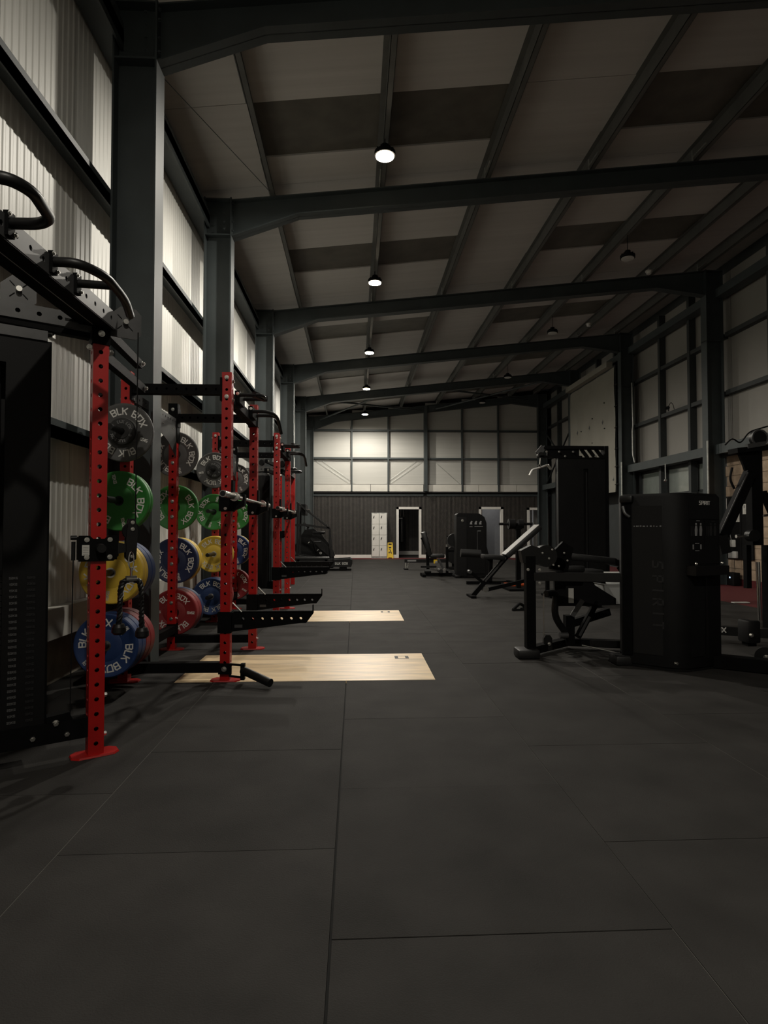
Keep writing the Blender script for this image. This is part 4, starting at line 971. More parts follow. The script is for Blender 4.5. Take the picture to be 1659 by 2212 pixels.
# tricep rope hanging from the swivel pulley
def rope(Mc, cz, label):
    p0 = Mc @ Vector((0.150, -0.09, cz - 0.10))
    t = thing('tricep_rope', tuple(Mc @ Vector((0.150, -0.09, 0.6))), label, 'rope handle')
    ring = MB(); c = p0 + Vector((0, 0, 0.035)); e = (Mc @ Vector((1, 0, 0)) - Mc @ Vector((0, 0, 0)))
    pts = [c + e * 0.0125 * math.cos(a) + Vector((0, 0, 0.045 * math.sin(a))) for a in [2 * PI * k / 16 for k in range(16)]]
    ring.tube(pts, 0.0035, 8, closed=True); ring.build('carabiner', 'chrome', t, world=True)
    m = MB(); m.cyl(p0 + Vector((0, 0, -0.005)), p0 + Vector((0, 0, -0.055)), 0.0065, 10); m.cyl(p0 - e * 0.026 + Vector((0, 0, -0.062)), p0 + e * 0.026 + Vector((0, 0, -0.062)), 0.017, 14)
    m.build('swivel_eye', 'chrome', t, world=True)
    for s_, zz in ((-1, 0.305), (1, 0.335)):
        path = [p0 + e * s_ * 0.015 + Vector((0, 0, -0.066)), p0 + e * s_ * 0.042 + Vector((0, 0, -0.078)), p0 + e * s_ * 0.052 + Vector((0, 0, -0.12)), p0 + e * s_ * 0.055 + Vector((0, 0, -zz + 0.05)), p0 + e * s_ * 0.058 + Vector((0, 0, -zz))]
        # resample and twist three strands round the path
        core = MB(); core.tube(path, 0.0115, 8, 0.02); g = core.build('rope_core', 'black_matt', t, world=True)
        P = []
        for i in range(len(path) - 1):
            for k in range(8): P.append(path[i].lerp(path[i + 1], k / 8))
        P.append(path[-1]); ac = 0; st = MB(); fr = Mc.to_3x3() @ Vector((0, 1, 0))
        for ph in range(3):
            Q = []; ac = 0
            for i, p in enumerate(P):
                d = (P[min(i + 1, len(P) - 1)] - P[max(i - 1, 0)]).normalized(); x = d.cross(fr).normalized(); y = d.cross(x).normalized()
                if i: ac += (P[i] - P[i - 1]).length
                a = ac / 0.062 * 2 * PI + ph * 2 * PI / 3; Q.append(p + (x * math.cos(a) + y * math.sin(a)) * 0.0075)
            # densify
            D = []
            for i in range(len(Q) - 1):
                for k in range(2): D.append(Q[i].lerp(Q[i + 1], k / 2))
            D.append(Q[-1]); st.tube(D, 0.0088, 6)
        st.build('rope_strands', 'black_satin', g, world=True)
        q = path[-1]; b = MB(); b.cyl(q + Vector((0, 0, 0.012)), q + Vector((0, 0, -0.004)), 0.026, 18, 0.033); b.cyl(q + Vector((0, 0, -0.004)), q + Vector((0, 0, -0.030)), 0.034, 18, 0.036); b.cyl(q + Vector((0, 0, -0.030)), q + Vector((0, 0, -0.042)), 0.036, 18, 0.024)
        b.build('rope_end', 'black_satin', t, world=True)
    return t
rope(Mc, cz, 'black twisted tricep rope hanging by the nearest red post')
TR2, Mc2, cz2 = trainer((-1.353, 10.75), R(33), -1, 'distant black cable trainer beyond the farther red rack', 0.72)

# ================================================================== BACK WALL FURNITURE
t = thing('locker_bank', (0.937, 24.0, 0), 'grey and white locker bank of eight doors at the back wall', 'lockers')
MB().bx(-0.305, 0.305, -0.20, 0.18, 0.0, 1.80).build('carcass', 'galv', t)
dm = MB().rbox(-0.136, 0.136, -0.012, 0.0, -0.207, 0.207, 0.004, 1).mesh('door', 'frame_white')
hm2 = MB().bar((0, 0, -0.045), (0.03, 0, 0.045), 0.012, 0.028).mesh('handle', 'ink_black')
for cx in (-0.150, 0.150):
    for k in range(4):
        d = inst(dm, 'door', t, (cx, -0.202, 0.285 + k * 0.424)); inst(hm2, 'handle', d, (-0.085, -0.018, 0.075))
    inst(MB().bx(-0.07, 0.05, -0.004, 0.0, -0.012, 0.012).mesh('vent', 'ink_black'), 'vent', t, (cx, -0.201, 1.765))
t = thing('wet_floor_sign', (1.365, 23.92, 0), 'yellow folding wet floor sign beside the lockers', 'sign')
for s_ in (-1, 1):
    M = Matrix.Translation((0, s_ * 0.10, 0)) @ Matrix.Rotation(s_ * R(9), 4, 'X')
    m = MB(); y0, y1 = (-0.008, 0.008)
    # A-frame leaf with a hand hole
    m.prism([(-0.13, 0.003), (-0.08, 0.003), (-0.06, 0.035), (0.06, 0.035), (0.08, 0.003), (0.13, 0.003), (0.105, 0.53), (-0.105, 0.53)], y0, y1, M)
    m.prism([(-0.105, 0.53), (-0.06, 0.53), (-0.06, 0.59), (-0.10, 0.59)], y0, y1, M); m.prism([(0.06, 0.53), (0.105, 0.53), (0.10, 0.59), (0.06, 0.59)], y0, y1, M); m.prism([(-0.10, 0.59), (0.10, 0.59), (0.095, 0.63), (-0.095, 0.63)], y0, y1, M)
    leaf = m.build('leaf', 'sign_yellow', t)
    if s_ < 0:
        p = MB()
        for (a, b, w, h) in ((0.0, 0.43, 0.10, 0.05), (-0.01, 0.36, 0.07, 0.022), (0.0, 0.25, 0.13, 0.035), (0.02, 0.30, 0.05, 0.05), (-0.04, 0.22, 0.035, 0.05), (0.045, 0.21, 0.03, 0.05)):
            p.prism([(a - w / 2, b - h / 2), (a + w / 2, b - h / 2), (a + w / 2 - 0.01, b + h / 2), (a - w / 2, b + h / 2)], y0 - 0.003, y0 - 0.001, M)
        p.build('printed_figure', 'ink_black', leaf)
t = thing('punch_bag', (1.95, 25.55, 0.58), 'black hanging punch bag seen through the left doorway', 'punch bag')
MB().lathe([(0.0, 0.0), (0.12, 0.0), (0.16, 0.03), (0.165, 0.2), (0.16, 1.0), (0.15, 1.08), (0.0, 1.10)], Matrix.Rotation(PI / 2, 4, 'X'), 24).build('bag', 'black_satin', t)
MB().bx(-0.13, 0.02, -0.166, -0.158, 1.0, 1.05).build('badge', 'letter_white', t)
for a in range(3):
    MB().cyl((0.1 * math.cos(a * 2.1), 0.1 * math.sin(a * 2.1), 1.08), (0, 0, 1.9), 0.006, 6).build('chain', 'bolt_steel', t)

# right doorway room contents
t = thing('shelf_unit', (7.25, 26.2, 0), 'dark shelf unit with red boxes inside the right doorway room', 'shelf')
for z in (0.05, 0.42, 0.78, 1.10): MB().bx(-0.3, 0.3, -0.2, 0.2, z, z + 0.03).build('shelf_board', 'steel_dark', t)
for x in (-0.3, 0.27): MB().bx(x, x + 0.03, -0.2, 0.2, 0, 1.13).build('side', 'steel_dark', t)
for k, (x, z, w, mt) in enumerate(((-0.15, 0.081, 0.2, 'ghost_red'), (0.1, 0.081, 0.18, 'ghost_red'), (-0.1, 0.451, 0.25, 'ghost_red'), (0.12, 0.811, 0.2, 'tub_white'), (-0.12, 1.131, 0.2, 'tub_white'), (0.1, 1.131, 0.15, 'room_grey'))):
    o = thing('storage_box', (7.25 + x, 26.15, z), ['red box on the bottom shelf, left one, in the right doorway', 'red box on the bottom shelf, right one, in the right doorway', 'red box on the second shelf in the right doorway', 'white box on the third shelf in the right doorway', 'white box on top of the shelf in the right doorway', 'grey box on top of the shelf in the right doorway'][k], 'box', 'boxes in the right doorway room')
    MB().rbox(-w / 2, w / 2, -0.12, 0.12, 0, 0.18, 0.01, 1).build('body', mt, o); MB().rbox(-w / 2 - 0.004, w / 2 + 0.004, -0.124, 0.124, 0.18, 0.21, 0.006, 1).build('lid', mt, o)

# ================================================================== LEFT BACK CARDIO
t = thing('treadmill', (-0.9, 17.2, 0), 'black curved treadmill with long deck, beyond the red racks on the left', 'treadmill')
def TW(x, y, z): return (x + 0.9, y - 17.2, z)
m = MB(); M = Matrix.Translation((0.9, 0, 0))
prof_ = [(-1.7, 0.12), (-0.12, 0.10), (-0.085, 0.20), (-0.10, 0.30), (-0.16, 0.335), (-0.7, 0.30), (-1.1, 0.335), (-1.7, 0.46)]
m.prism(prof_, -0.28, -0.19, M); m.prism(prof_, 0.55, 0.64, M); m.build('side_rail', 'black_satin', t)
b = MB(); N_ = 26
for k in range(N_):
    u = k / (N_ - 1); x = -1.62 + 1.5 * u; z = 0.20 + 0.09 * abs(2 * u - 1) ** 1.5
    b.bx(x + 0.9 - 0.027, x + 0.9 + 0.027, -0.185, 0.545, z, z + 0.02)
tag(b.build('belt_slats', 'black_matt', t, smooth=0), kind='stuff')
for x in (-0.35, -1.5): MB().rbox(x + 0.8, x + 1.0, -0.26, 0.62, 0.002, 0.10, 0.02).build('foot', 'black_matt', t)
l = MB(); flat_text(l, 'BLK BOX', 0.055, 0.012, Matrix.Translation((0.51, -0.2815, 0.20)), gap=0.28); tag(l.build('brand_lettering', 'letter_white', t, smooth=0), 'white BLK BOX lettering', kind='stuff')
for y in (-0.22, 0.58):
    h = MB(); h.sweep([TW(-0.66, y + 17.2, 0.36), TW(-0.71, y + 17.2, 0.66), TW(-0.735, y + 17.2, 1.17)], 0.05, 0.07, up=(0, 1, 0))
    h.sweep([TW(-0.735, y + 17.2, 1.18), TW(-1.32, y + 17.2, 1.64), TW(-1.64, y + 17.2, 1.90)], 0.045, 0.055, up=(0, 1, 0)); h.sweep([TW(-0.74, y + 17.2, 1.18), TW(-1.46, y + 17.2, 1.28), TW(-1.75, y + 17.2, 1.27)], 0.06, 0.055, up=(0, 1, 0))
    h.sweep([TW(-1.62, y + 17.2, 0.4), TW(-1.60, y + 17.2, 1.88)], 0.06, 0.07, up=(0, 1, 0)); h.build('handrail', 'black_satin', t)
MB().bx(-0.62 + 0.0, -0.50, -0.2, 0.56, 1.55, 1.85).build('console', 'black_matt', t)
MB().cyl((-0.42, -0.22, 1.70), (-0.42, 0.58, 1.70), 0.02, 10).build('front_grip', 'chrome', t)

t = thing('exercise_bike', (-1.2, 18.4, 0), 'bulky black exercise bike with white marks behind the treadmill', 'exercise bike')
M = Matrix.Translation((1.2, 0, 0))
m = MB(); m.prism([(-1.85, 0.62), (-1.52, 1.14), (-1.25, 1.17), (-1.02, 0.98), (-0.70, 0.60), (-0.62, 0.36), (-0.72, 0.28), (-1.65, 0.28), (-1.75, 0.36)], -0.11, 0.11, M); m.build('body_shell', 'shroud', t)
m = MB(); m.prism([(-1.30, 1.0), (-1.0, 0.80), (-0.68, 0.50), (-0.66, 0.34), (-0.80, 0.34), (-1.05, 0.55), (-1.35, 0.85)], -0.14, -0.11, M); m.build('fan_cover', 'black_satin', t)
MB().rbox(-0.10, 0.28, -0.12, 0.12, 1.0, 1.10, 0.03).build('console_pod', 'black_satin', t)
MB().rbox(-0.10 + 0.06, 0.17, -0.17, -0.13, 0.76, 0.80, 0.01).build('pedal', 'beam_grey', t)
MB().cyl((-0.05, -0.16, 0.76), (0.03, -0.16, 0.47), 0.03, 10).build('crank', 'black_satin', t)
MB().tube([(-0.35, -0.25, 1.35), (-0.3, -0.25, 1.25), (-0.2, 0, 1.22), (-0.3, 0.25, 1.25), (-0.35, 0.25, 1.35)], 0.018, 8, 0.05).build('handlebar', 'black_satin', t); MB().bar((-0.25, 0, 1.15), (-0.22, 0, 1.24), 0.06, 0.06).build('stem', 'black_satin', t)
for x in (-0.45, 0.48): MB().rbox(x - 0.06, x + 0.06, -0.3, 0.3, 0.002, 0.30 if x < 0 else 0.10, 0.02).build('stabiliser', 'black_matt', t)
MB().rbox(0.42, 0.55, -0.05, 0.05, 0.08, 0.33, 0.01).build('rear_link', 'black_matt', t)
for k, (x, z) in enumerate(((-0.20, 0.74), (0.07, 0.51), (0.155, 0.44))):
    q = MB()
    if k < 2: q.prism([(x - 0.03, z - 0.02), (x + 0.0, z + 0.035), (x + 0.035, z + 0.03), (x + 0.01, z + 0.015)], -0.149, -0.141)
    else: q.lathe([(0.018, -0.149), (0.036, -0.149), (0.036, -0.141)], Matrix.Translation((x, 0, z)), 14)
    q.build('white_mark', 'letter_white', t)
t = thing('flat_bench', (-1.1, 16.0, 0), 'low black flat bench end beyond the spotter arms on the left', 'bench')
MB().rbox(-0.5, 0.42, -0.13, 0.13, 0.36, 0.43, 0.02).build('pad', 'pad_black', t)
for x in (-0.4, 0.33):
    MB().bar((x, 0, 0.03), (x, 0, 0.36), 0.06, 0.06).build('leg', 'black_powder', t); MB().rbox(x - 0.04, x + 0.04, -0.22, 0.22, 0.002, 0.05, 0.01).build('foot', 'black_matt', t)

# ================================================================== RIGHT SIDE: DISTANT EQUIPMENT
t = thing('rowing_machine', (1.9, 17.3, 0), 'black rowing machine rail on thin legs before the back wall', 'rowing machine')
MB().bx(-0.50, 0.75, -0.06, 0.06, 0.20, 0.30).build('rail', 'black_satin', t)
m = MB()
for s_ in (-1, 1):
    m.tube([(-0.47, s_ * 0.05, 0.20), (-0.47, s_ * 0.12, 0.02)], 0.012, 6); m.tube([(-0.36, s_ * 0.05, 0.20), (-0.44, s_ * 0.12, 0.02)], 0.012, 6)
m.build('rear_leg', 'bolt_steel', t); MB().rbox(-0.52, -0.40, -0.16, 0.16, 0.002, 0.04, 0.012).build('foot', 'black_matt', t)
MB().bx(-0.42, -0.17, -0.0615, -0.0605, 0.235, 0.275).build('rail_decal', 'letter_dim', t)
MB().rbox(0.15, 0.42, -0.14, 0.14, 0.31, 0.37, 0.03).build('seat', 'pad_black', t)
MB().cyl((0.95, -0.10, 0.42), (0.95, 0.10, 0.42), 0.26, 24).build('flywheel_cage', 'black_satin', t); MB().bx(0.75, 1.15, -0.2, 0.2, 0.002, 0.08).build('front_foot', 'black_matt', t); MB().bar((0.92, 0, 0.05), (0.92, 0, 0.3), 0.1, 0.1).build('front_leg', 'black_powder', t)

t = thing('seated_leg_machine', (1.95, 14.8, 0), 'black seated leg machine with upright back pad beside the dark weight tower', 'weight machine')
M = Matrix.Translation((-1.95, 0, 0))
m = MB(); Mr = Matrix.Translation((-0.21, 0, 0.80)) @ Matrix.Rotation(R(-15), 4, 'Y'); m.rbox(-0.055, 0.055, -0.17, 0.17, -0.30, 0.30, 0.03, 2, Mr); m.build('back_pad', 'pad_black', t)
MB().rbox(-0.14, 0.22, -0.17, 0.17, 0.46, 0.55, 0.03).build('seat_pad', 'pad_black', t)
m = MB(); m.bar((-0.17, 0, 0.04), (-0.19, 0, 0.60), 0.07, 0.07); m.bar((-0.17, 0, 0.60), (-0.33, 0, 0.95), 0.05, 0.05); m.build('seat_post', 'black_powder', t)
m = MB(); m.bar((-0.35, 0, 0.05), (0.62, 0, 0.05), 0.08, 0.08); m.bar((-0.30, -0.3, 0.04), (-0.30, 0.3, 0.04), 0.08, 0.07); m.build('base_frame', 'black_powder', t)
m = MB(); m.sweep([(0.05, -0.2, 0.45), (0.16, -0.2, 0.22), (0.46, -0.2, 0.10)], 0.05, 0.05, up=(0, 1, 0)); m.build('leg_lever', 'beam_grey', t)
m = MB(); m.sweep([(-0.38, -0.25, 0.25), (0.0, -0.25, 0.25)], 0.05, 0.04, up=(0, 1, 0)); m.build('side_grip', 'black_satin', t)
for p, q in (((0.12, -0.2, 0.14), (0.12, 0.2, 0.14)), ((-0.30, -0.32, 0.15), (-0.14, -0.32, 0.15))): MB().cyl(p, q, 0.05, 14).build('roller_pad', 'pad_black', t)
m = MB(); m.bar((0.30, 0.02, 0.05), (0.30, 0.02, 0.72), 0.06, 0.06); m.bar((0.52, 0.02, 0.05), (0.52, 0.02, 1.18), 0.06, 0.06); m.bar((0.30, 0.02, 0.62), (0.62, 0.02, 0.62), 0.05, 0.05); m.bar((0.30, 0.02, 0.98), (0.52, 0.02, 0.98), 0.05, 0.03); m.build('arm_post', 'black_powder', t)
MB().cyl((0.46, -0.06, 0.88), (0.46, 0.0, 0.88), 0.17, 24).build('cam_wheel', 'black_satin', t); MB().lathe([(0.155, 0), (0.165, -0.01), (0.175, 0)], Matrix.Translation((0.46, -0.06, 0.88)), 24).build('cam_rim', 'beam_grey', t)
MB().cyl((0.30, 0.02, 0.72), (0.30, 0.02, 0.78), 0.03, 10).build('knob', 'bolt_steel', t); MB().cyl((0.52, 0.02, 1.18), (0.52, 0.02, 1.24), 0.025, 10).build('post_cap', 'bolt_steel', t)
for p in ((0.0, -0.26, 0.36), (0.02, -0.05, 0.2), (0.2, -0.23, 0.18)): bolt(t, p, (0, -1, 0), 2.2)
MB().bx(-0.06, 0.03, -0.21, -0.20, 0.33, 0.42).build('yellow_adjuster', 'sign_yellow', t)

t = thing('weight_tower', (2.78, 14.3, 0), 'dark rounded weight tower with pale exercise icons, middle distance', 'weight machine')
m = MB(); m.prism([(-0.38, 0.03), (0.39, 0.03), (0.39, 0.55), (0.34, 0.75), (0.34, 1.30), (0.29, 1.45), (0.17, 1.53), (-0.33, 1.54), (-0.38, 1.50)], 0.0, 0.38, None); m.build('cabinet', 'shroud', t, smooth=25)
MB().bx(-0.37, -0.14, -0.014, 0.0, 0.05, 1.45).build('side_panel', 'black_satin', t)
MB().bx(-0.12, 0.30, -0.012, 0.0, 0.1, 1.14).build('stack_window', 'black_matt', t); MB().bx(0.108, 0.122, -0.016, -0.011, 0.5, 1.12).build('selector_strip', 'beam_grey', t)
ic = MB().prism([(-0.03, -0.04), (0.03, -0.04), (0.02, 0.0), (0.035, 0.03), (0.01, 0.045), (-0.01, 0.03), (-0.025, 0.0)], -0.004, 0.0).mesh('pictogram', 'letter_dim', smooth=0)
for x in (-0.03, 0.08, 0.19): inst(ic, 'pictogram', t, (x, -0.002, 1.31))
for a, b, z in ((-0.07, 0.0, 1.21), (0.05, 0.25, 1.215), (0.12, 0.2, 1.11)): MB().bx(a, b, -0.014, -0.010 if z < 1.2 else 0.0, z, z + 0.012).build('caption', 'letter_dim', t)
bolt(t, (-0.24, -0.014, 1.36), (0, -1, 0), 2.0)
for x in (-0.36, 0.37): MB().rbox(x - 0.06, x + 0.06, -0.06, 0.42, 0.002, 0.07, 0.015).build('foot', 'black_satin', t)

t = thing('hyperextension_bench', (2.62, 12.6, 0), 'black bench with a large round roller in front of the dark tower', 'bench')
MB().cyl((-0.42, 0, 0.66), (0.0, 0, 0.64), 0.085, 20).build('roller_pad', 'pad_black', t)
MB().rbox(0.04, 0.46, -0.13, 0.13, 0.53, 0.60, 0.02).build('thigh_pad', 'pad_black', t)
m = MB(); m.bar((0.20, 0, 0.04), (0.22, 0, 0.54), 0.07, 0.07); m.bar((-0.02, 0, 0.62), (0.22, 0, 0.50), 0.05, 0.05); m.build('post', 'black_powder', t)
m = MB(); m.bar((-0.30, 0, 0.04), (0.70, 0, 0.04), 0.07, 0.06); m.bar((0.65, -0.3, 0.035), (0.65, 0.3, 0.035), 0.07, 0.06); m.build('base', 'black_powder', t)

# incline bench in the aisle
t = thing('incline_bench', (2.4, 10.3, 0), 'incline bench with pale-topped back pad standing at the right of the aisle', 'bench')
d_ = Vector((3.126 - 2.542, 0, 1.234 - 0.725)); L_ = d_.length; an = math.atan2(d_.z, d_.x)
Mp = Matrix.Translation((2.542 - 2.4, 0, 0.725)) @ Matrix.Rotation(-an, 4, 'Y')
MB().rbox(0, L_, -0.15, 0.15, -0.085, 0.0, 0.018, 2, Mp).build('back_pad', 'pad_black', t)
MB().rbox(0.0, L_, -0.148, 0.148, -0.002, 0.012, 0.006, 1, Mp).build('pad_top', 'pad_pale', t)  # separate pale layer over the black pad
Ms = Matrix.Translation((2.17 - 2.4, 0, 0.735)) @ Matrix.Rotation(R(4), 4, 'Y'); MB().rbox(0, 0.37, -0.14, 0.14, -0.075, 0, 0.02, 2, Ms).build('seat_pad', 'pad_black', t)
m = MB(); m.bar((-0.40, 0, 0.02), (0.20, 0, 0.70), 0.07, 0.075, up=(1, 0, 0.1)); m.build('front_strut', 'black_powder', t)
m = MB(); m.bar((-0.42, -0.22, 0.02), (-0.42, 0.22, 0.02), 0.09, 0.036); m.build('front_foot', 'black_powder', t)
MB().bar((-0.19, -0.045, 0.27), (0.19, -0.045, 0.70), 0.004, 0.03, up=(1, 0, 0.1)).build('numbered_scale', 'beam_grey', t)
m = MB(); m.bar((-0.18, 0, 0.12), (0.62, 0, 0.30), 0.06, 0.06); m.bar((0.62, 0, 0.30), (0.92, 0, 0.36), 0.06, 0.06); m.build('rear_strut', 'black_powder', t)
m = MB(); m.bar((0.90, 0, 0.02), (0.90, 0, 0.40), 0.06, 0.06); m.bar((0.90, -0.25, 0.02), (0.90, 0.25, 0.02), 0.07, 0.036); m.build('rear_leg', 'black_powder', t)
m = MB(); m.bar((-0.19, 0, 0.22), (-0.42, 0, 0.42), 0.05, 0.05); m.build('handle_arm', 'black_powder', t); MB().cyl((-0.45, -0.08, 0.435), (-0.45, 0.08, 0.435), 0.03, 12).build('handle', 'beam_grey', t)
for s_ in (-1, 1): MB().cyl((-0.19, s_ * 0.06, 0.14), (-0.19, s_ * 0.10, 0.14), 0.05, 18).build('wheel', 'bolt_steel', t)

# barbell stand
t = thing('barbell_stand', (3.12, 11.5, 0), 'black upright barbell stand behind the incline bench', 'stand')
MB().bar((0, 0, 0.04), (0, 0, 1.22), 0.085, 0.085).build('post', 'black_powder', t); MB().bx(-0.25, 0.25, -0.3, 0.3, 0.002, 0.04).build('base', 'black_powder', t)
MB().bx(-0.06, 0.06, -0.06, 0.06, 1.16, 1.235).build('cradle', 'black_powder', t)
MB().cyl((-0.28, 0, 0.80), (0.36, 0, 0.80), 0.022, 10).build('cross_peg', 'black_satin', t)
t = thing('short_barbell', (3.07, 11.5, 1.26), 'short black barbell with a plate resting on the stand', 'barbell')
MB().cyl((-0.32, 0, 0), (0.33, 0, 0), 0.026, 14).build('bar', 'black_satin', t)
for x, w, r_ in ((-0.12, 0.03, 0.10), (-0.06, 0.09, 0.095), (0.10, 0.10, 0.085)): MB().cyl((x - w / 2, 0, 0), (x + w / 2, 0, 0), r_, 24).build('weight_disc', 'black_matt', t)
MB().lathe([(0.05, 0), (0.097, 0.0)], Matrix.Translation((-0.137, 0, 0)) @ Matrix.Rotation(-PI / 2, 4, 'Z'), 24).build('disc_face', 'beam_grey', t)
for k, (x, y, w) in enumerate(((3.19, 12.0, 0.38),)):
    t = thing('aerobic_step', (x, y, 0), 'orange and black exercise step on the floor behind the incline bench', 'step')
    MB().rbox(-w / 2, w / 2, -0.2, 0.2, 0.03, 0.075, 0.01).build('top', 'orange', t); MB().rbox(-w / 2 - 0.05, -w / 2 + 0.0, -0.2, 0.2, 0.002, 0.075, 0.008).build('end_cap', 'black_matt', t); MB().rbox(-w / 2 + 0.02, w / 2 - 0.02, -0.16, 0.16, 0.002, 0.03, 0.005).build('base', 'black_matt', t)
t = thing('ankle_strap', (2.37, 8.62, 0), 'black cable strap left lying on the floor near the lat machine', 'strap')
MB().tube([(-0.13, -0.08, 0.02), (-0.02, -0.02, 0.10), (0.05, 0.02, 0.06), (0.10, 0.05, 0.025), (0.0, -0.03, 0.018)], 0.022, 8, 0.03).build('strap', 'black_matt', t)
MB().cyl((-0.15, -0.10, 0.018), (0.06, -0.04, 0.016), 0.014, 8).build('handle', 'black_satin', t)

# storage tubs
t = thing('storage_tub', (4.1, 9.4, 0), 'large white plastic tub behind the leg curl machine', 'tub')
m = MB(); m.add([(-0.21, -0.16, 0.002), (0.21, -0.16, 0.002), (0.21, 0.16, 0.002), (-0.21, 0.16, 0.002), (-0.26, -0.20, 0.30), (0.26, -0.20, 0.30), (0.26, 0.20, 0.30), (-0.26, 0.20, 0.30)], [(0, 3, 2, 1), (0, 1, 5, 4), (1, 2, 6, 5), (2, 3, 7, 6), (3, 0, 4, 7)]); m.build('body', 'tub_white', t)
MB().rbox(-0.275, 0.275, -0.215, 0.215, 0.30, 0.335, 0.012).build('rim', 'tub_white', t)
t = thing('storage_box', (4.08, 9.38, 0.336), 'white lidded box stacked on the large white tub', 'box')
MB().rbox(-0.20, 0.22, -0.15, 0.15, 0.0, 0.11, 0.01).build('body', 'tub_white', t); MB().rbox(-0.22, 0.24, -0.17, 0.17, 0.111, 0.145, 0.01).build('lid', 'plastic_white', t)

# lat pulldown tower
t = thing('lat_pulldown', (3.35, 8.72, 0), 'tall black lat pulldown tower with a chrome bar, right of the aisle', 'weight machine')
m = MB(); m.bx(-0.36, 0.02, 0.06, 0.08, 0.05, 2.19); m.bx(0.09, 0.345, 0.06, 0.08, 0.05, 2.19); m.bx(0.02, 0.09, 0.06, 0.08, 2.04, 2.19); m.bx(-0.36, -0.34, 0.08, 0.19, 0.05, 2.19); m.bx(0.325, 0.345, 0.08, 0.19, 0.05, 2.19); m.bx(-0.36, 0.345, 0.17, 0.19, 0.05, 2.19); m.build('shroud', 'shroud', t, smooth=0)
MB().bx(0.02, 0.09, 0.10, 0.11, 0.1, 2.04).build('slot_back', 'void_black', t)
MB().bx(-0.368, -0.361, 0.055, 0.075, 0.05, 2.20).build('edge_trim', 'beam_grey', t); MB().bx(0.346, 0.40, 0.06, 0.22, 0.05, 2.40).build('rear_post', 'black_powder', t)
MB().bx(-0.55, 0.40, 0.10, 0.19, 2.355, 2.405).build('top_beam', 'black_powder', t)
m = MB(); m.bar((-0.64, 0.145, 2.275), (-0.55, 0.145, 2.39), 0.09, 0.03, up=(0, 1, 0)); m.build('beam_nose', 'beam_grey', t)
m = MB(); m.bx(-0.62, 0.02, 0.10, 0.19, 2.225, 2.25); m.bx(-0.50, -0.02, 0.12, 0.17, 2.25, 2.355)
for x in (0.02, 0.13, 0.24): m.bar((x, 0.145, 2.36), (x + 0.10, 0.145, 2.22), 0.05, 0.028, up=(0, 1, 0))
m.bx(-0.36, 0.40, 0.10, 0.19, 2.20, 2.225); m.build('truss', 'black_powder', t)
for x, z in ((-0.52, 2.31), (-0.33, 2.31), (-0.12, 2.31), (-0.24, 2.24), (0.22, 2.24)): bolt(t, (x, 0.099, z), (0, -1, 0), 1.0)
MB().cyl((-0.60, 0.10, 2.26), (-0.60, 0.18, 2.26), 0.045, 16).build('pulley', 'black_satin', t)
st = MB(); z = 0.15
while z < 0.75: st.bx(-0.2, 0.25, 0.115, 0.165, z, z + 0.026); z += 0.03
st.build('weight_stack', 'black_satin', t, smooth=0)
MB().bx(-0.25, -0.10, -0.85, 0.10, 0.002, 0.08).build('base_beam', 'black_powder', t); MB().rbox(-0.34, -0.02, -0.75, -0.38, 0.44, 0.52, 0.02).build('seat', 'pad_black', t); MB().bx(-0.21, -0.14, -0.6, -0.5, 0.08, 0.44).build('seat_post', 'black_powder', t)
t.location = (3.75, 9.77, 0); t.scale = (1.12, 1.12, 1.06)
t = thing('lat_bar', (3.063, 9.932, 2.185), 'chrome wide lat bar hanging from the black tower', 'lat bar')
MB().cyl((0.015, 0, 0.155), (0.005, 0, 0.05), 0.010, 8).build('link', 'chrome', t); MB().lathe([(0.012, -0.005), (0.026, -0.005), (0.026, 0.005), (0.012, 0.005), (0.012, -0.005)], Matrix.Translation((0, 0, 0.03)), 14).build('eye', 'chrome', t)
MB().tube([(-0.20, -0.16, -0.13), (-0.15, -0.13, -0.045), (0.0, 0.0, 0.0), (0.16, 0.12, 0.055), (0.215, 0.16, 0.01)], 0.0145, 10, 0.03).build('bar', 'satin_chrome', t)
MB().cyl((0.165, 0.123, 0.052), (0.225, 0.168, 0.0), 0.021, 12).build('grip', 'plastic_white', t)

t.scale = (1.12, 1.12, 1.12)

# ================================================================== NEAR RIGHT MACHINE
t = thing('leg_curl_machine', (2.1, 5.5, 0), 'black lying leg curl machine with weight tower at the right front', 'weight machine')
def Q(x, y, z): return (x - 2.1, y - 5.5, z)
def B(name, mat, *segs, **k):
    m = MB()
    for p, q, w, h in segs: m.bar(Q(*p), Q(*q), w, h, **k)
    return m.build(name, mat, t)
B('front_post', 'black_powder', ((1.59, 5.47, 0.06), (1.59, 5.47, 0.92), 0.085, 0.085))
MB().rbox(*[v for v in (1.455 - 2.1, 1.655 - 2.1, 5.37 - 5.5, 5.56 - 5.5, 0.002, 0.085)], 0.02).build('rubber_foot', 'pad_black', t)
MB().rbox(2.22 - 2.1, 2.42 - 2.1, 5.08 - 5.5, 5.26 - 5.5, 0.002, 0.085, 0.02).build('rubber_foot', 'pad_black', t)
B('base_beam', 'black_powder', ((1.60, 5.47, 0.065), (2.10, 5.90, 0.065), 0.08, 0.07), ((2.08, 5.86, 0.065), (2.85, 5.62, 0.065), 0.08, 0.07), ((2.32, 5.17, 0.06), (2.75, 5.30, 0.06), 0.08, 0.07))
B('guard_rail', 'black_satin', ((1.63, 5.46, 0.735), (2.42, 5.16, 0.745), 0.07, 0.075))
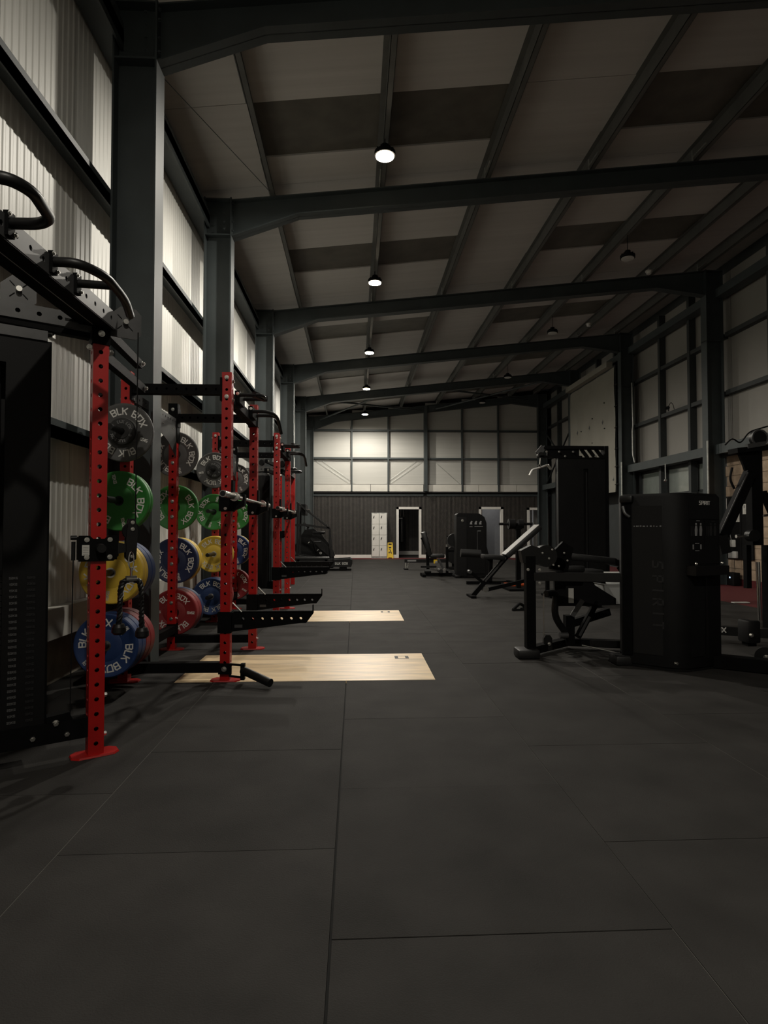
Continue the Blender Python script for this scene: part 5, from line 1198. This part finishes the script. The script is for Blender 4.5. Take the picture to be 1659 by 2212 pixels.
for x, y, z in ((1.66, 5.40, 0.80), (1.66, 5.40, 0.68), (2.40, 5.10, 0.81), (2.39, 5.10, 0.79), (2.39, 5.10, 0.66), (1.56, 5.42, 0.80)): bolt(t, Q(x, y, z), (0, -1, 0), 0.8)
# shoulder of the post and the cam assembly
m = MB(); m.prism([(1.52 - 2.1, 0.86), (1.66 - 2.1, 0.84), (1.72 - 2.1, 0.98), (1.60 - 2.1, 1.02), (1.50 - 2.1, 0.97)], -0.06, 0.04); m.build('post_head', 'black_satin', t)
MB().cyl(Q(1.74, 5.45, 0.92), Q(1.74, 5.55, 0.92), 0.10, 20).build('cam', 'black_satin', t)
MB().cyl(Q(1.86, 5.47, 0.84), Q(1.86, 5.57, 0.84), 0.065, 18).build('cam', 'black_satin', t)
m = MB(); m.prism([(-0.32, 0.80), (-0.16, 0.78), (-0.10, 0.99), (-0.20, 1.05), (-0.30, 0.95)], -0.03, 0.02); m.build('cam_plate', 'black_powder', t)
for x, z in ((1.70, 0.95), (1.76, 0.90), (1.79, 0.98), (1.85, 0.83), (1.90, 0.95), (1.80, 0.84), (1.93, 0.88)): bolt(t, Q(x, 5.44, z), (0, -1, 0), 0.55)
# pads
m = MB(); Mx = Matrix.Translation(Q(2.20, 5.75, 0.885)) @ Matrix.Rotation(R(6), 4, 'Y'); m.rbox(-0.27, 0.28, -0.13, 0.13, -0.03, 0.035, 0.02, 2, Mx); m.build('body_pad', 'pad_black', t)
m = MB(); Mx = Matrix.Translation(Q(2.57, 5.80, 0.83)) @ Matrix.Rotation(R(12), 4, 'Y'); m.rbox(-0.10, 0.18, -0.13, 0.13, -0.03, 0.035, 0.02, 2, Mx); m.build('chest_pad', 'pad_black', t)
MB().rbox(1.86 - 2.1, 2.13 - 2.1, 0.02, 0.28, 0.765, 0.825, 0.02).build('hip_pad', 'pad_black', t)
B('pad_support', 'black_powder', ((1.98, 5.72, 0.74), (2.40, 5.76, 0.68), 0.08, 0.08), ((2.55, 5.76, 0.80), (2.68, 5.76, 0.62), 0.04, 0.04))
m = MB(); m.prism([(-0.20, 0.70), (0.08, 0.70), (0.40, 0.50), (0.40, 0.44), (0.18, 0.43), (-0.19, 0.43)], 0.22, 0.26); m.build('side_cover', 'black_matt', t)
MB().bx(2.035 - 2.1, 2.085 - 2.1, 0.214, 0.219, 0.46, 0.60).build('instruction_label', 'paper', t)
m = MB(); m.tube([Q(1.78, 5.60, 0.56), Q(1.90, 5.66, 0.57), Q(1.885, 5.70, 0.34), Q(2.02, 5.74, 0.16)], 0.033, 12, 0.10); m.build('roller_arm', 'black_satin', t)
B('center_post', 'black_powder', ((2.06, 5.78, 0.05), (2.06, 5.78, 0.335), 0.085, 0.085))
B('link_bar', 'beam_grey', ((2.07, 5.72, 0.335), (2.165, 5.70, 0.49), 0.028, 0.045)); B('link_bar', 'black_powder', ((2.12, 5.72, 0.13), (2.32, 5.74, 0.47), 0.04, 0.05))
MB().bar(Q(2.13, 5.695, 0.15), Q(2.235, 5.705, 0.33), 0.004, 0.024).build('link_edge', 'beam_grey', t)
B('lower_strut', 'black_powder', ((2.05, 5.80, 0.24), (2.48, 5.84, 0.36), 0.06, 0.07)); B('lower_rail', 'black_satin', ((2.20, 5.60, 0.10), (2.75, 5.50, 0.10), 0.07, 0.06))
MB().cyl(Q(1.94, 5.70, 0.155), Q(2.02, 5.70, 0.155), 0.028, 14).build('bumper', 'beam_grey', t)
MB().cyl(Q(1.765, 5.62, 0.10), Q(1.765, 5.62, 0.56), 0.005, 6).build('cable', 'bolt_steel', t); MB().cyl(Q(2.10, 5.55, 0.09), Q(2.44, 5.18, 0.055), 0.005, 6).build('cable', 'bolt_steel', t)
m = MB(); m.prism([(-0.06, 0.04), (0.02, 0.04), (0.02, 0.15), (0.0, 0.18), (-0.04, 0.18), (-0.06, 0.15)], -0.02, 0.02, Matrix.Translation(Q(1.81, 5.60, 0))); m.build('pulley_block', 'black_satin', t)
for x, y, z in ((2.44, 5.08, 0.15), (2.40, 5.06, 0.07), (2.46, 5.05, 0.06), (2.62, 4.86, 0.07), (1.80, 5.575, 0.10), (2.26, 5.70, 0.09)): bolt(t, Q(x, y, z), (0, -1, 0), 1.0)
# weight tower
TA = [(2.29, 5.13), (2.552, 4.892), (2.62, 4.850), (2.72, 4.838), (3.07, 4.975), (3.10, 5.02), (2.95, 5.45), (2.60, 5.55), (2.35, 5.30)]
def ringp(P, z): return [Q(a, b, z) for a, b in P]
def tower(name, mat, P, z0, z1, taper=0.0, top=0.0):
    n = len(P); cx = sum(p[0] for p in P) / n; cy = sum(p[1] for p in P) / n
    m = MB(); P2 = [(cx + (a - cx) * (1 - taper), cy + (b - cy) * (1 - taper)) for a, b in P]
    rings = [ringp(P, z0), ringp(P, z1 - top), ringp(P2, z1)]
    vs = [v for r_ in rings for v in r_]
    m.add(vs, [(k * n + i, k * n + (i + 1) % n, (k + 1) * n + (i + 1) % n, (k + 1) * n + i) for k in range(2) for i in range(n)] + [tuple(range(n - 1, -1, -1)), tuple(2 * n + i for i in range(n))])
    return m.build(name, mat, t, smooth=40)
tower('tower_shell', 'shroud', TA, 0.03, 1.465, 0.06, 0.03)
tower('tower_plinth', 'black_matt', [(a + (2.7 - a) * 0.03, b + (5.15 - b) * 0.03) for a, b in TA], 0.002, 0.03)
# right (front) face frame: from C to D
C_ = Vector((2.72, 4.838, 0)); D_ = Vector((3.07, 4.975, 0)); fx = (D_ - C_).normalized(); fn = Vector((fx.y, -fx.x, 0))
def FF(u, z, n=0.002):
    p = C_ + fx * u + fn * n; return Vector(Q(p.x, p.y, z))
FR = Matrix(((fx.x, -fn.x, 0, 0), (fx.y, -fn.y, 0, 0), (0, 0, 1, 0), (0, 0, 0, 1)))
def facequad(name, mat, u0, u1, z0, z1, n0=0.0, n1=0.004):
    m = MB(); M = Matrix.Translation(FF(0, 0, 0)) @ FR; m.bx(u0, u1, -n1, -n0, z0, z1, M); return m.build(name, mat, t, smooth=0)
facequad('header_panel', 'black_satin', 0.01, 0.36, 1.25, 1.44); facequad('instruction_panel', 'black_matt', 0.01, 0.185, 0.88, 1.24); facequad('instruction_panel', 'black_matt', 0.195, 0.36, 0.88, 1.24)
l = MB(); flat_text(l, 'SPIRIT', 0.029, 0.0042, Matrix.Translation(FF(0.195, 1.385, 0.0055)) @ FR, gap=0.30); tag(l.build('brand_lettering', 'letter_white', t, smooth=0), 'white SPIRIT lettering', kind='stuff')
def figure(u, z, mat='letter_ghost'):
    m = MB(); M = Matrix.Translation(FF(u, z, 0.005)) @ FR
    m.prism([(-0.014, -0.05), (0.010, -0.05), (0.016, 0.0), (0.010, 0.035), (-0.010, 0.035), (-0.016, 0.0)], -0.0015, 0.0, M); m.prism([(-0.008, 0.04), (0.008, 0.04), (0.008, 0.056), (-0.008, 0.056)], -0.0015, 0, M)
    m.build('muscle_figure', mat, t, smooth=0)
for u in (0.09, 0.145): figure(u, 1.16, 'letter_dim')
for u in (0.265, 0.315): figure(u, 1.16, 'letter_ghost')
for u in (0.03, 0.05, 0.215, 0.232): facequad('caption_column', 'letter_ghost', u, u + 0.008, 1.11, 1.19, 0.004, 0.0055)
facequad('caption', 'letter_dim', 0.095, 0.135, 1.232, 1.237, 0.004, 0.0055); facequad('caption', 'letter_ghost', 0.275, 0.315, 1.23, 1.235, 0.004, 0.0055)
for u in (0.055, 0.145): facequad('round_icon', 'letter_dim', u - 0.007, u + 0.007, 1.00, 1.04, 0.004, 0.0055)
for z in (0.985, 1.045): facequad('diagram_line', 'letter_dim', 0.078, 0.125, z, z + 0.006, 0.004, 0.0055)
facequad('storage_shelf', 'black_satin', -0.02, 0.37, 0.79, 0.865, 0.0, 0.09); facequad('lower_recess', 'black_matt', 0.02, 0.18, 0.12, 0.77, 0.0, 0.005); facequad('recess_strip', 'black_satin', 0.195, 0.215, 0.1, 0.77, 0.0, 0.006)
for u in (0.015, 0.32): bolt(t, FF(u, 0.885, 0.06), fn, 0.8)
# left face with ghosted lettering down its height
A_ = Vector((2.29, 5.13, 0)); B_ = Vector((2.552, 4.892, 0)); gx_ = (B_ - A_).normalized(); gn = Vector((gx_.y, -gx_.x, 0))
GR = Matrix(((gx_.x, -gn.x, 0, 0), (gx_.y, -gn.y, 0, 0), (0, 0, 1, 0), (0, 0, 0, 1)))
def GG(u, z, n=0.0): p = A_ + gx_ * u + gn * n; return Vector(Q(p.x, p.y, z))
m = MB(); m.bx(0.10, 0.335, -0.004, 0.0, 0.12, 1.36, Matrix.Translation(GG(0, 0)) @ GR); m.build('stack_window', 'void_black', t, smooth=0)
m = MB(); m.bx(0.015, 0.09, -0.012, 0.0, 0.1, 1.38, Matrix.Translation(GG(0, 0)) @ GR); m.build('guide_column', 'black_powder', t)
m = MB(); m.rbox(0.0, 0.11, -0.045, 0.02, 1.39, 1.455, 0.015, 2, Matrix.Translation(GG(0, 0)) @ GR); m.build('pulley_cover', 'black_satin', t)
MB().tube([GG(0.03, 1.36, 0.03), GG(0.05, 1.30, 0.045), GG(0.085, 1.27, 0.03)], 0.012, 8, 0.03).build('selector_grip', 'beam_grey', t)
l = MB(); flat_text(l, 'SPIRIT', 0.075, 0.014, Matrix.Translation(GG(0.30, 0.62, 0.0055)) @ GR @ Matrix.Rotation(PI / 2, 4, 'Y'), gap=0.9); tag(l.build('ghost_lettering', 'letter_ghost', t, smooth=0), 'faint vertical lettering', kind='stuff')
l = MB(); random.seed(3); u = 0.11
while u < 0.32:
    w = random.uniform(0.006, 0.02); l.bx(u, u + w, -0.006, -0.004, 1.186, 1.186 + random.uniform(0.006, 0.012), Matrix.Translation(GG(0, 0)) @ GR); u += w + random.uniform(0.004, 0.02)
tag(l.build('small_print', 'letter_dim', t, smooth=0), kind='stuff')

# ================================================================== FAR RIGHT MACHINE
t = thing('cable_row_machine', (4.0, 6.0, 0), 'black plate machine with slanting arm cut off by the right edge', 'weight machine')
def B2(name, mat, *segs, **k):
    m = MB()
    for p, q, w, h in segs: m.bar((p[0] - 4.0, p[1] - 6.0, p[2]), (q[0] - 4.0, q[1] - 6.0, q[2]), w, h, **k)
    return m.build(name, mat, t)
B2('upright', 'black_powder', ((4.11, 6.05, 1.0), (4.11, 6.05, 1.97), 0.115, 0.10)); B2('lower_upright', 'black_powder', ((4.24, 6.05, 0.05), (4.24, 6.05, 1.0), 0.07, 0.09), ((4.09, 6.15, 0.55), (4.09, 6.15, 1.0), 0.05, 0.06))
MB().cyl((0.115, 0.0, 0.24), (0.10, 0.0, 0.83), 0.02, 12).build('chrome_guide', 'chrome', t)
B2('top_plate', 'black_powder', ((3.87, 6.02, 1.965), (4.22, 6.02, 2.0), 0.16, 0.05)); B2('top_grip', 'beam_grey', ((3.97, 5.95, 2.005), (4.15, 5.95, 2.035), 0.05, 0.045))
MB().cyl((0.13, -0.02, 2.10), (0.13, 0.03, 2.10), 0.085, 24).build('top_pulley', 'black_satin', t); MB().lathe([(0.07, 0), (0.086, -0.004), (0.089, 0.01)], Matrix.Translation((0.13, -0.025, 2.10)), 24).build('pulley_rim', 'beam_grey', t)
m = MB(); m.prism([(-0.09, 1.95), (0.06, 1.95), (0.06, 1.60), (0.02, 1.62), (-0.03, 1.80)], -0.01, 0.02); m.build('gusset', 'black_powder', t)
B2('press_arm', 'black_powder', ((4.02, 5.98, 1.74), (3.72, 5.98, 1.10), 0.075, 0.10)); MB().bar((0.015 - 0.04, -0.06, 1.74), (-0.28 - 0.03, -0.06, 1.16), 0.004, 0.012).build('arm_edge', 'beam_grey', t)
B2('brace', 'black_powder', ((4.20, 6.05, 1.55), (4.42, 6.05, 1.05), 0.05, 0.06)); B2('elbow', 'black_satin', ((3.70, 5.98, 1.10), (3.74, 5.98, 0.92), 0.08, 0.1))
MB().cyl((-0.14, -0.05, 1.092), (0.05, -0.05, 1.095), 0.009, 10).build('selector_rod', 'chrome', t); MB().cyl((-0.155, -0.05, 1.092), (-0.12, -0.05, 1.092), 0.018, 12).build('rod_collar', 'chrome', t); MB().cyl((0.02, -0.08, 1.10), (0.02, 0.0, 1.10), 0.06, 20).build('pivot_disc', 'black_satin', t)
MB().tube([(-0.12, 0.05, 1.80), (-0.15, 0.05, 1.68), (-0.10, 0.05, 1.58)], 0.012, 8, 0.05).build('cable_loop', 'black_matt', t)
MB().tube([(-0.16, 0.1, 2.04), (-0.08, 0.1, 2.12), (0.0, 0.1, 2.05), (0.1, 0.1, 2.18), (0.3, 0.1, 2.24)], 0.008, 8, 0.05).build('cable', 'black_matt', t)
MB().tube([(0.10, -0.1, 1.30), (0.18, -0.1, 1.31), (0.30, -0.1, 1.27)], 0.012, 8, 0.03).build('chrome_handle', 'chrome', t)
B2('base_rail', 'black_satin', ((3.45, 6.25, 0.13), (4.3, 5.75, 0.13), 0.10, 0.09)); B2('base_rail', 'black_powder', ((3.75, 6.2, 0.13), (4.6, 5.95, 0.13), 0.08, 0.05))
dv = Vector((0.85, -0.50, 0)).normalized(); nv = Vector((dv.y, -dv.x, 0))
l = MB(); MR = Matrix(((dv.x, -nv.x, 0, 3.725 - 4.0 + nv.x * 0.052), (dv.y, -nv.y, 0, 6.088 - 6.0 + nv.y * 0.052), (0, 0, 1, 0.14), (0, 0, 0, 1)))
flat_text(l, 'BLK BOX', 0.045, 0.010, MR @ Matrix.Translation((-0.07, 0, 0)), gap=0.26); tag(l.build('brand_lettering', 'letter_white', t, smooth=0), 'white BLK BOX lettering, mostly hidden', kind='stuff')
B2('front_beam', 'black_powder', ((2.98, 5.03, 0.06), (3.65, 4.55, 0.06), 0.12, 0.10)); B2('cross_tie', 'black_powder', ((3.45, 4.75, 0.06), (4.35, 5.9, 0.06), 0.08, 0.08))
m = MB(); m.cyl((3.44 - 4, 4.95 - 6, 0.09), (3.50 - 4, 5.02 - 6, 0.09), 0.085, 24); m.build('transport_wheel', 'black_satin', t); bolt(t, (3.44 - 4, 4.945 - 6, 0.09), (-0.6, -0.8, 0), 1.4)
MB().rbox(-0.42, -0.30, -0.62, -0.45, 0.12, 0.33, 0.02).build('end_block', 'black_satin', t); bolt(t, (-0.40, -0.625, 0.20), (0, -1, 0), 1.2); MB().bx(-0.40, -0.32, -0.58, -0.49, 0.09, 0.13).build('block_stem', 'black_powder', t)
for x in (3.55, 4.4): MB().rbox(x - 4.06, x - 3.94, 6.05 - 6.0 - (x - 3.55) * 0.3, 6.2 - 6.0 - (x - 3.55) * 0.3, 0.002, 0.09, 0.01).build('foot', 'black_matt', t)

# ================================================================== RIGHT WALL ITEMS
t = thing('wall_board', (7.87, 12.1, 0.54), 'black notice board fixed on the brick wall at far right', 'board')
MB().bx(-0.01, 0.01, -0.47, 0.40, 0.0, 1.30).build('panel', 'black_matt', t); MB().bx(-0.02, 0.012, 0.40, 0.43, 0.0, 1.30).build('frame_edge', 'steel_dark', t)
def wall_paper(y0, y1, z0, z1, label, mat='paper', name='paper_notice', cat='notice'):
    o = thing(name, (7.852, (y0 + y1) / 2, z0), label, cat); MB().bx(-0.004, 0.004, y0 - (y0 + y1) / 2, y1 - (y0 + y1) / 2, 0, z1 - z0).build('sheet', mat, o, smooth=0); return o
o = wall_paper(11.67, 11.92, 1.464, 1.668, 'white paper notice with print on the black board')
m = MB(); m.bx(-0.006, -0.004, 0.05, 0.09, 0.12, 0.18); m.bx(-0.006, -0.004, -0.06, 0.0, 0.15, 0.17)
for k in range(4): m.bx(-0.006, -0.004, -0.09, 0.06, 0.03 + k * 0.02, 0.036 + k * 0.02)
m.build('print', 'letter_dim', o, smooth=0)
wall_paper(12.44, 12.52, 1.43, 1.81, 'tall narrow cream strip notice on the black board'); wall_paper(12.03, 12.2, 1.31, 1.62, 'cream card notice partly behind the slanting machine arm')
t = thing('wifi_router', (7.845, 12.25, 0.787), 'small white rounded box with a lit button on the black board', 'router'); MB().rbox(-0.015, 0.015, -0.085, 0.085, 0, 0.15, 0.012).build('case', 'plastic_white', t); MB().cyl((-0.016, 0.02, 0.08), (-0.020, 0.02, 0.08), 0.018, 10).build('button', 'letter_white', t); MB().tube([(0, 0.05, 0.15), (0.0, 0.10, 0.28), (0.0, 0.06, 0.36)], 0.006, 6, 0.05).build('lead', 'plastic_white', t); MB().cyl((0, 0, 0), (0, 0, -0.10), 0.004, 6).build('lower_lead', 'ink_black', t)
t = thing('wall_socket', (7.85, 12.34, 0.555), 'grey double socket plate below the white router box', 'socket'); MB().rbox(-0.01, 0.01, -0.07, 0.07, 0, 0.13, 0.005, 1).build('plate', 'tub_white', t); MB().bx(-0.013, -0.009, -0.03, 0.03, 0.05, 0.08).build('switch', 'plastic_white', t)
t = thing('plug_adapter', (7.84, 12.17, 0.56), 'white plug adapter beside the grey socket plate', 'adapter'); MB().rbox(-0.03, 0.03, -0.06, 0.06, 0, 0.14, 0.01).build('case', 'plastic_white', t); MB().tube([(0, 0.02, 0), (0.01, 0.05, -0.12), (0.01, 0.03, -0.25)], 0.005, 6, 0.03).build('lead', 'ink_black', t)
t = thing('small_laptop', (7.78, 12.12, 0.0), 'dark small box with a blue light on the floor by the brick wall', 'device'); MB().rbox(-0.09, 0.05, -0.12, 0.12, 0.005, 0.27, 0.01).build('case', 'black_matt', t); MB().cyl((-0.092, 0.0, 0.17), (-0.096, 0.0, 0.17), 0.016, 10).build('light', 'led_blue', t)
t = thing('white_floor_mark', (6.03, 9.25, 0.0), 'small flat white mark on the floor at the red track edge', 'strip'); m = MB(); m.prism([(-0.13, 0.0), (-0.08, -0.02), (0.08, -0.02), (0.13, 0.0), (0.08, 0.02), (-0.08, 0.02)], 0.003, 0.012, Matrix.Rotation(PI / 2, 4, 'X') @ Matrix.Rotation(PI, 4, 'Z')); m = MB().rbox(-0.13, 0.13, -0.05, 0.05, 0.0035, 0.02, 0.008, 1); m.build('strip', 'plastic_white', t)  # thin white slab drawn as a pale mark
t = thing('security_camera', (7.66, 14.45, 4.07), 'small black camera on the right wall rail', 'camera'); MB().cyl((-0.02, -0.06, 0.06), (-0.10, -0.16, 0.03), 0.04, 12).build('camera_body', 'black_matt', t); MB().tube([(0.05, 0.05, 0.0), (0.03, 0.0, 0.08), (-0.01, -0.05, 0.06)], 0.012, 6, 0.03).build('arm', 'black_matt', t); MB().tube([(0.0, -0.05, 0.10), (0.0, -0.15, 0.18), (0.0, -0.25, 0.10), (0.03, -0.25, -0.02)], 0.008, 6, 0.05).build('lead', 'black_matt', t)
t = thing('hanging_pendant', (7.45, 14.2, 2.33), 'pendant lamp cluster on a thin rod hanging before the office window', 'pull cord'); MB().cyl((0, 0, 0.03), (0, 0, 0.40), 0.012, 8).build('rod', 'galv', t); MB().sphere((-0.03, -0.06, 0.0), 0.035).build('cluster_knob', 'chrome', t); MB().sphere((0.02, 0.06, 0.0), 0.03).build('cluster_knob', 'chrome', t); MB().bar((-0.03, -0.06, 0.01), (0.02, 0.06, 0.01), 0.03, 0.03).build('cluster_bar', 'chrome', t)  # pendant lamp cluster, drawn unlit in chrome
t = thing('hanging_office_lamp', (10.4, 14.6, 2.62), 'black box lamp hanging inside the side office', 'lamp'); MB().rbox(-0.06, 0.06, -0.25, 0.25, 0, 0.13, 0.01).build('box', 'black_matt', t); MB().cyl((0, 0, 0.13), (0, 0, 1.53), 0.012, 6).build('rod', 'black_matt', t)
t = thing('fire_call_point', (7.33, 16.42, 1.22), 'small orange and yellow box on the right wall column', 'call point'); MB().rbox(-0.02, 0.02, -0.08, 0.0, 0.0, 0.16, 0.008).build('box', 'orange', t); MB().rbox(-0.02, 0.02, -0.07, -0.01, 0.17, 0.26, 0.008).build('upper_box', 'sign_yellow', t)
m = MB(); m.tube([(7.62, 16.28, 5.2), (7.62, 16.22, 4.0), (7.60, 16.22, 3.9), (7.60, 16.22, 3.2), (7.62, 16.15, 2.98)], 0.02, 8, 0.1); struct(m, 'conduit', 'galv')
for y in (16.30, 12.22): struct(MB().cyl((7.32, y, 0.0), (7.32, y, 3.0), 0.02, 8), 'conduit', 'galv')
sm = MB().cyl((0, 0, 0), (0, 0, -0.05), 0.06, 16, 0.045).mesh('detector_body', 'plastic_white')
for k, (x, y, z, l_) in enumerate(((0.345, 8.55, 5.70, 'white smoke detector under the purlin past the nearest lamp'), (6.0, 12.0, 6.3, 'white smoke detector on the right roof, nearest'), (6.0, 15.2, 6.3, 'white smoke detector on the right roof, farther'))):
    t = thing('smoke_detector', (x, y, zr(x)), l_, 'smoke detector', 'smoke detectors'); inst(sm, 'detector_body', t, (0, 0, -0.02)); MB().cyl((0, 0, 0), (0, 0, -0.02), 0.07, 16).build('base', 'plastic_white', t)
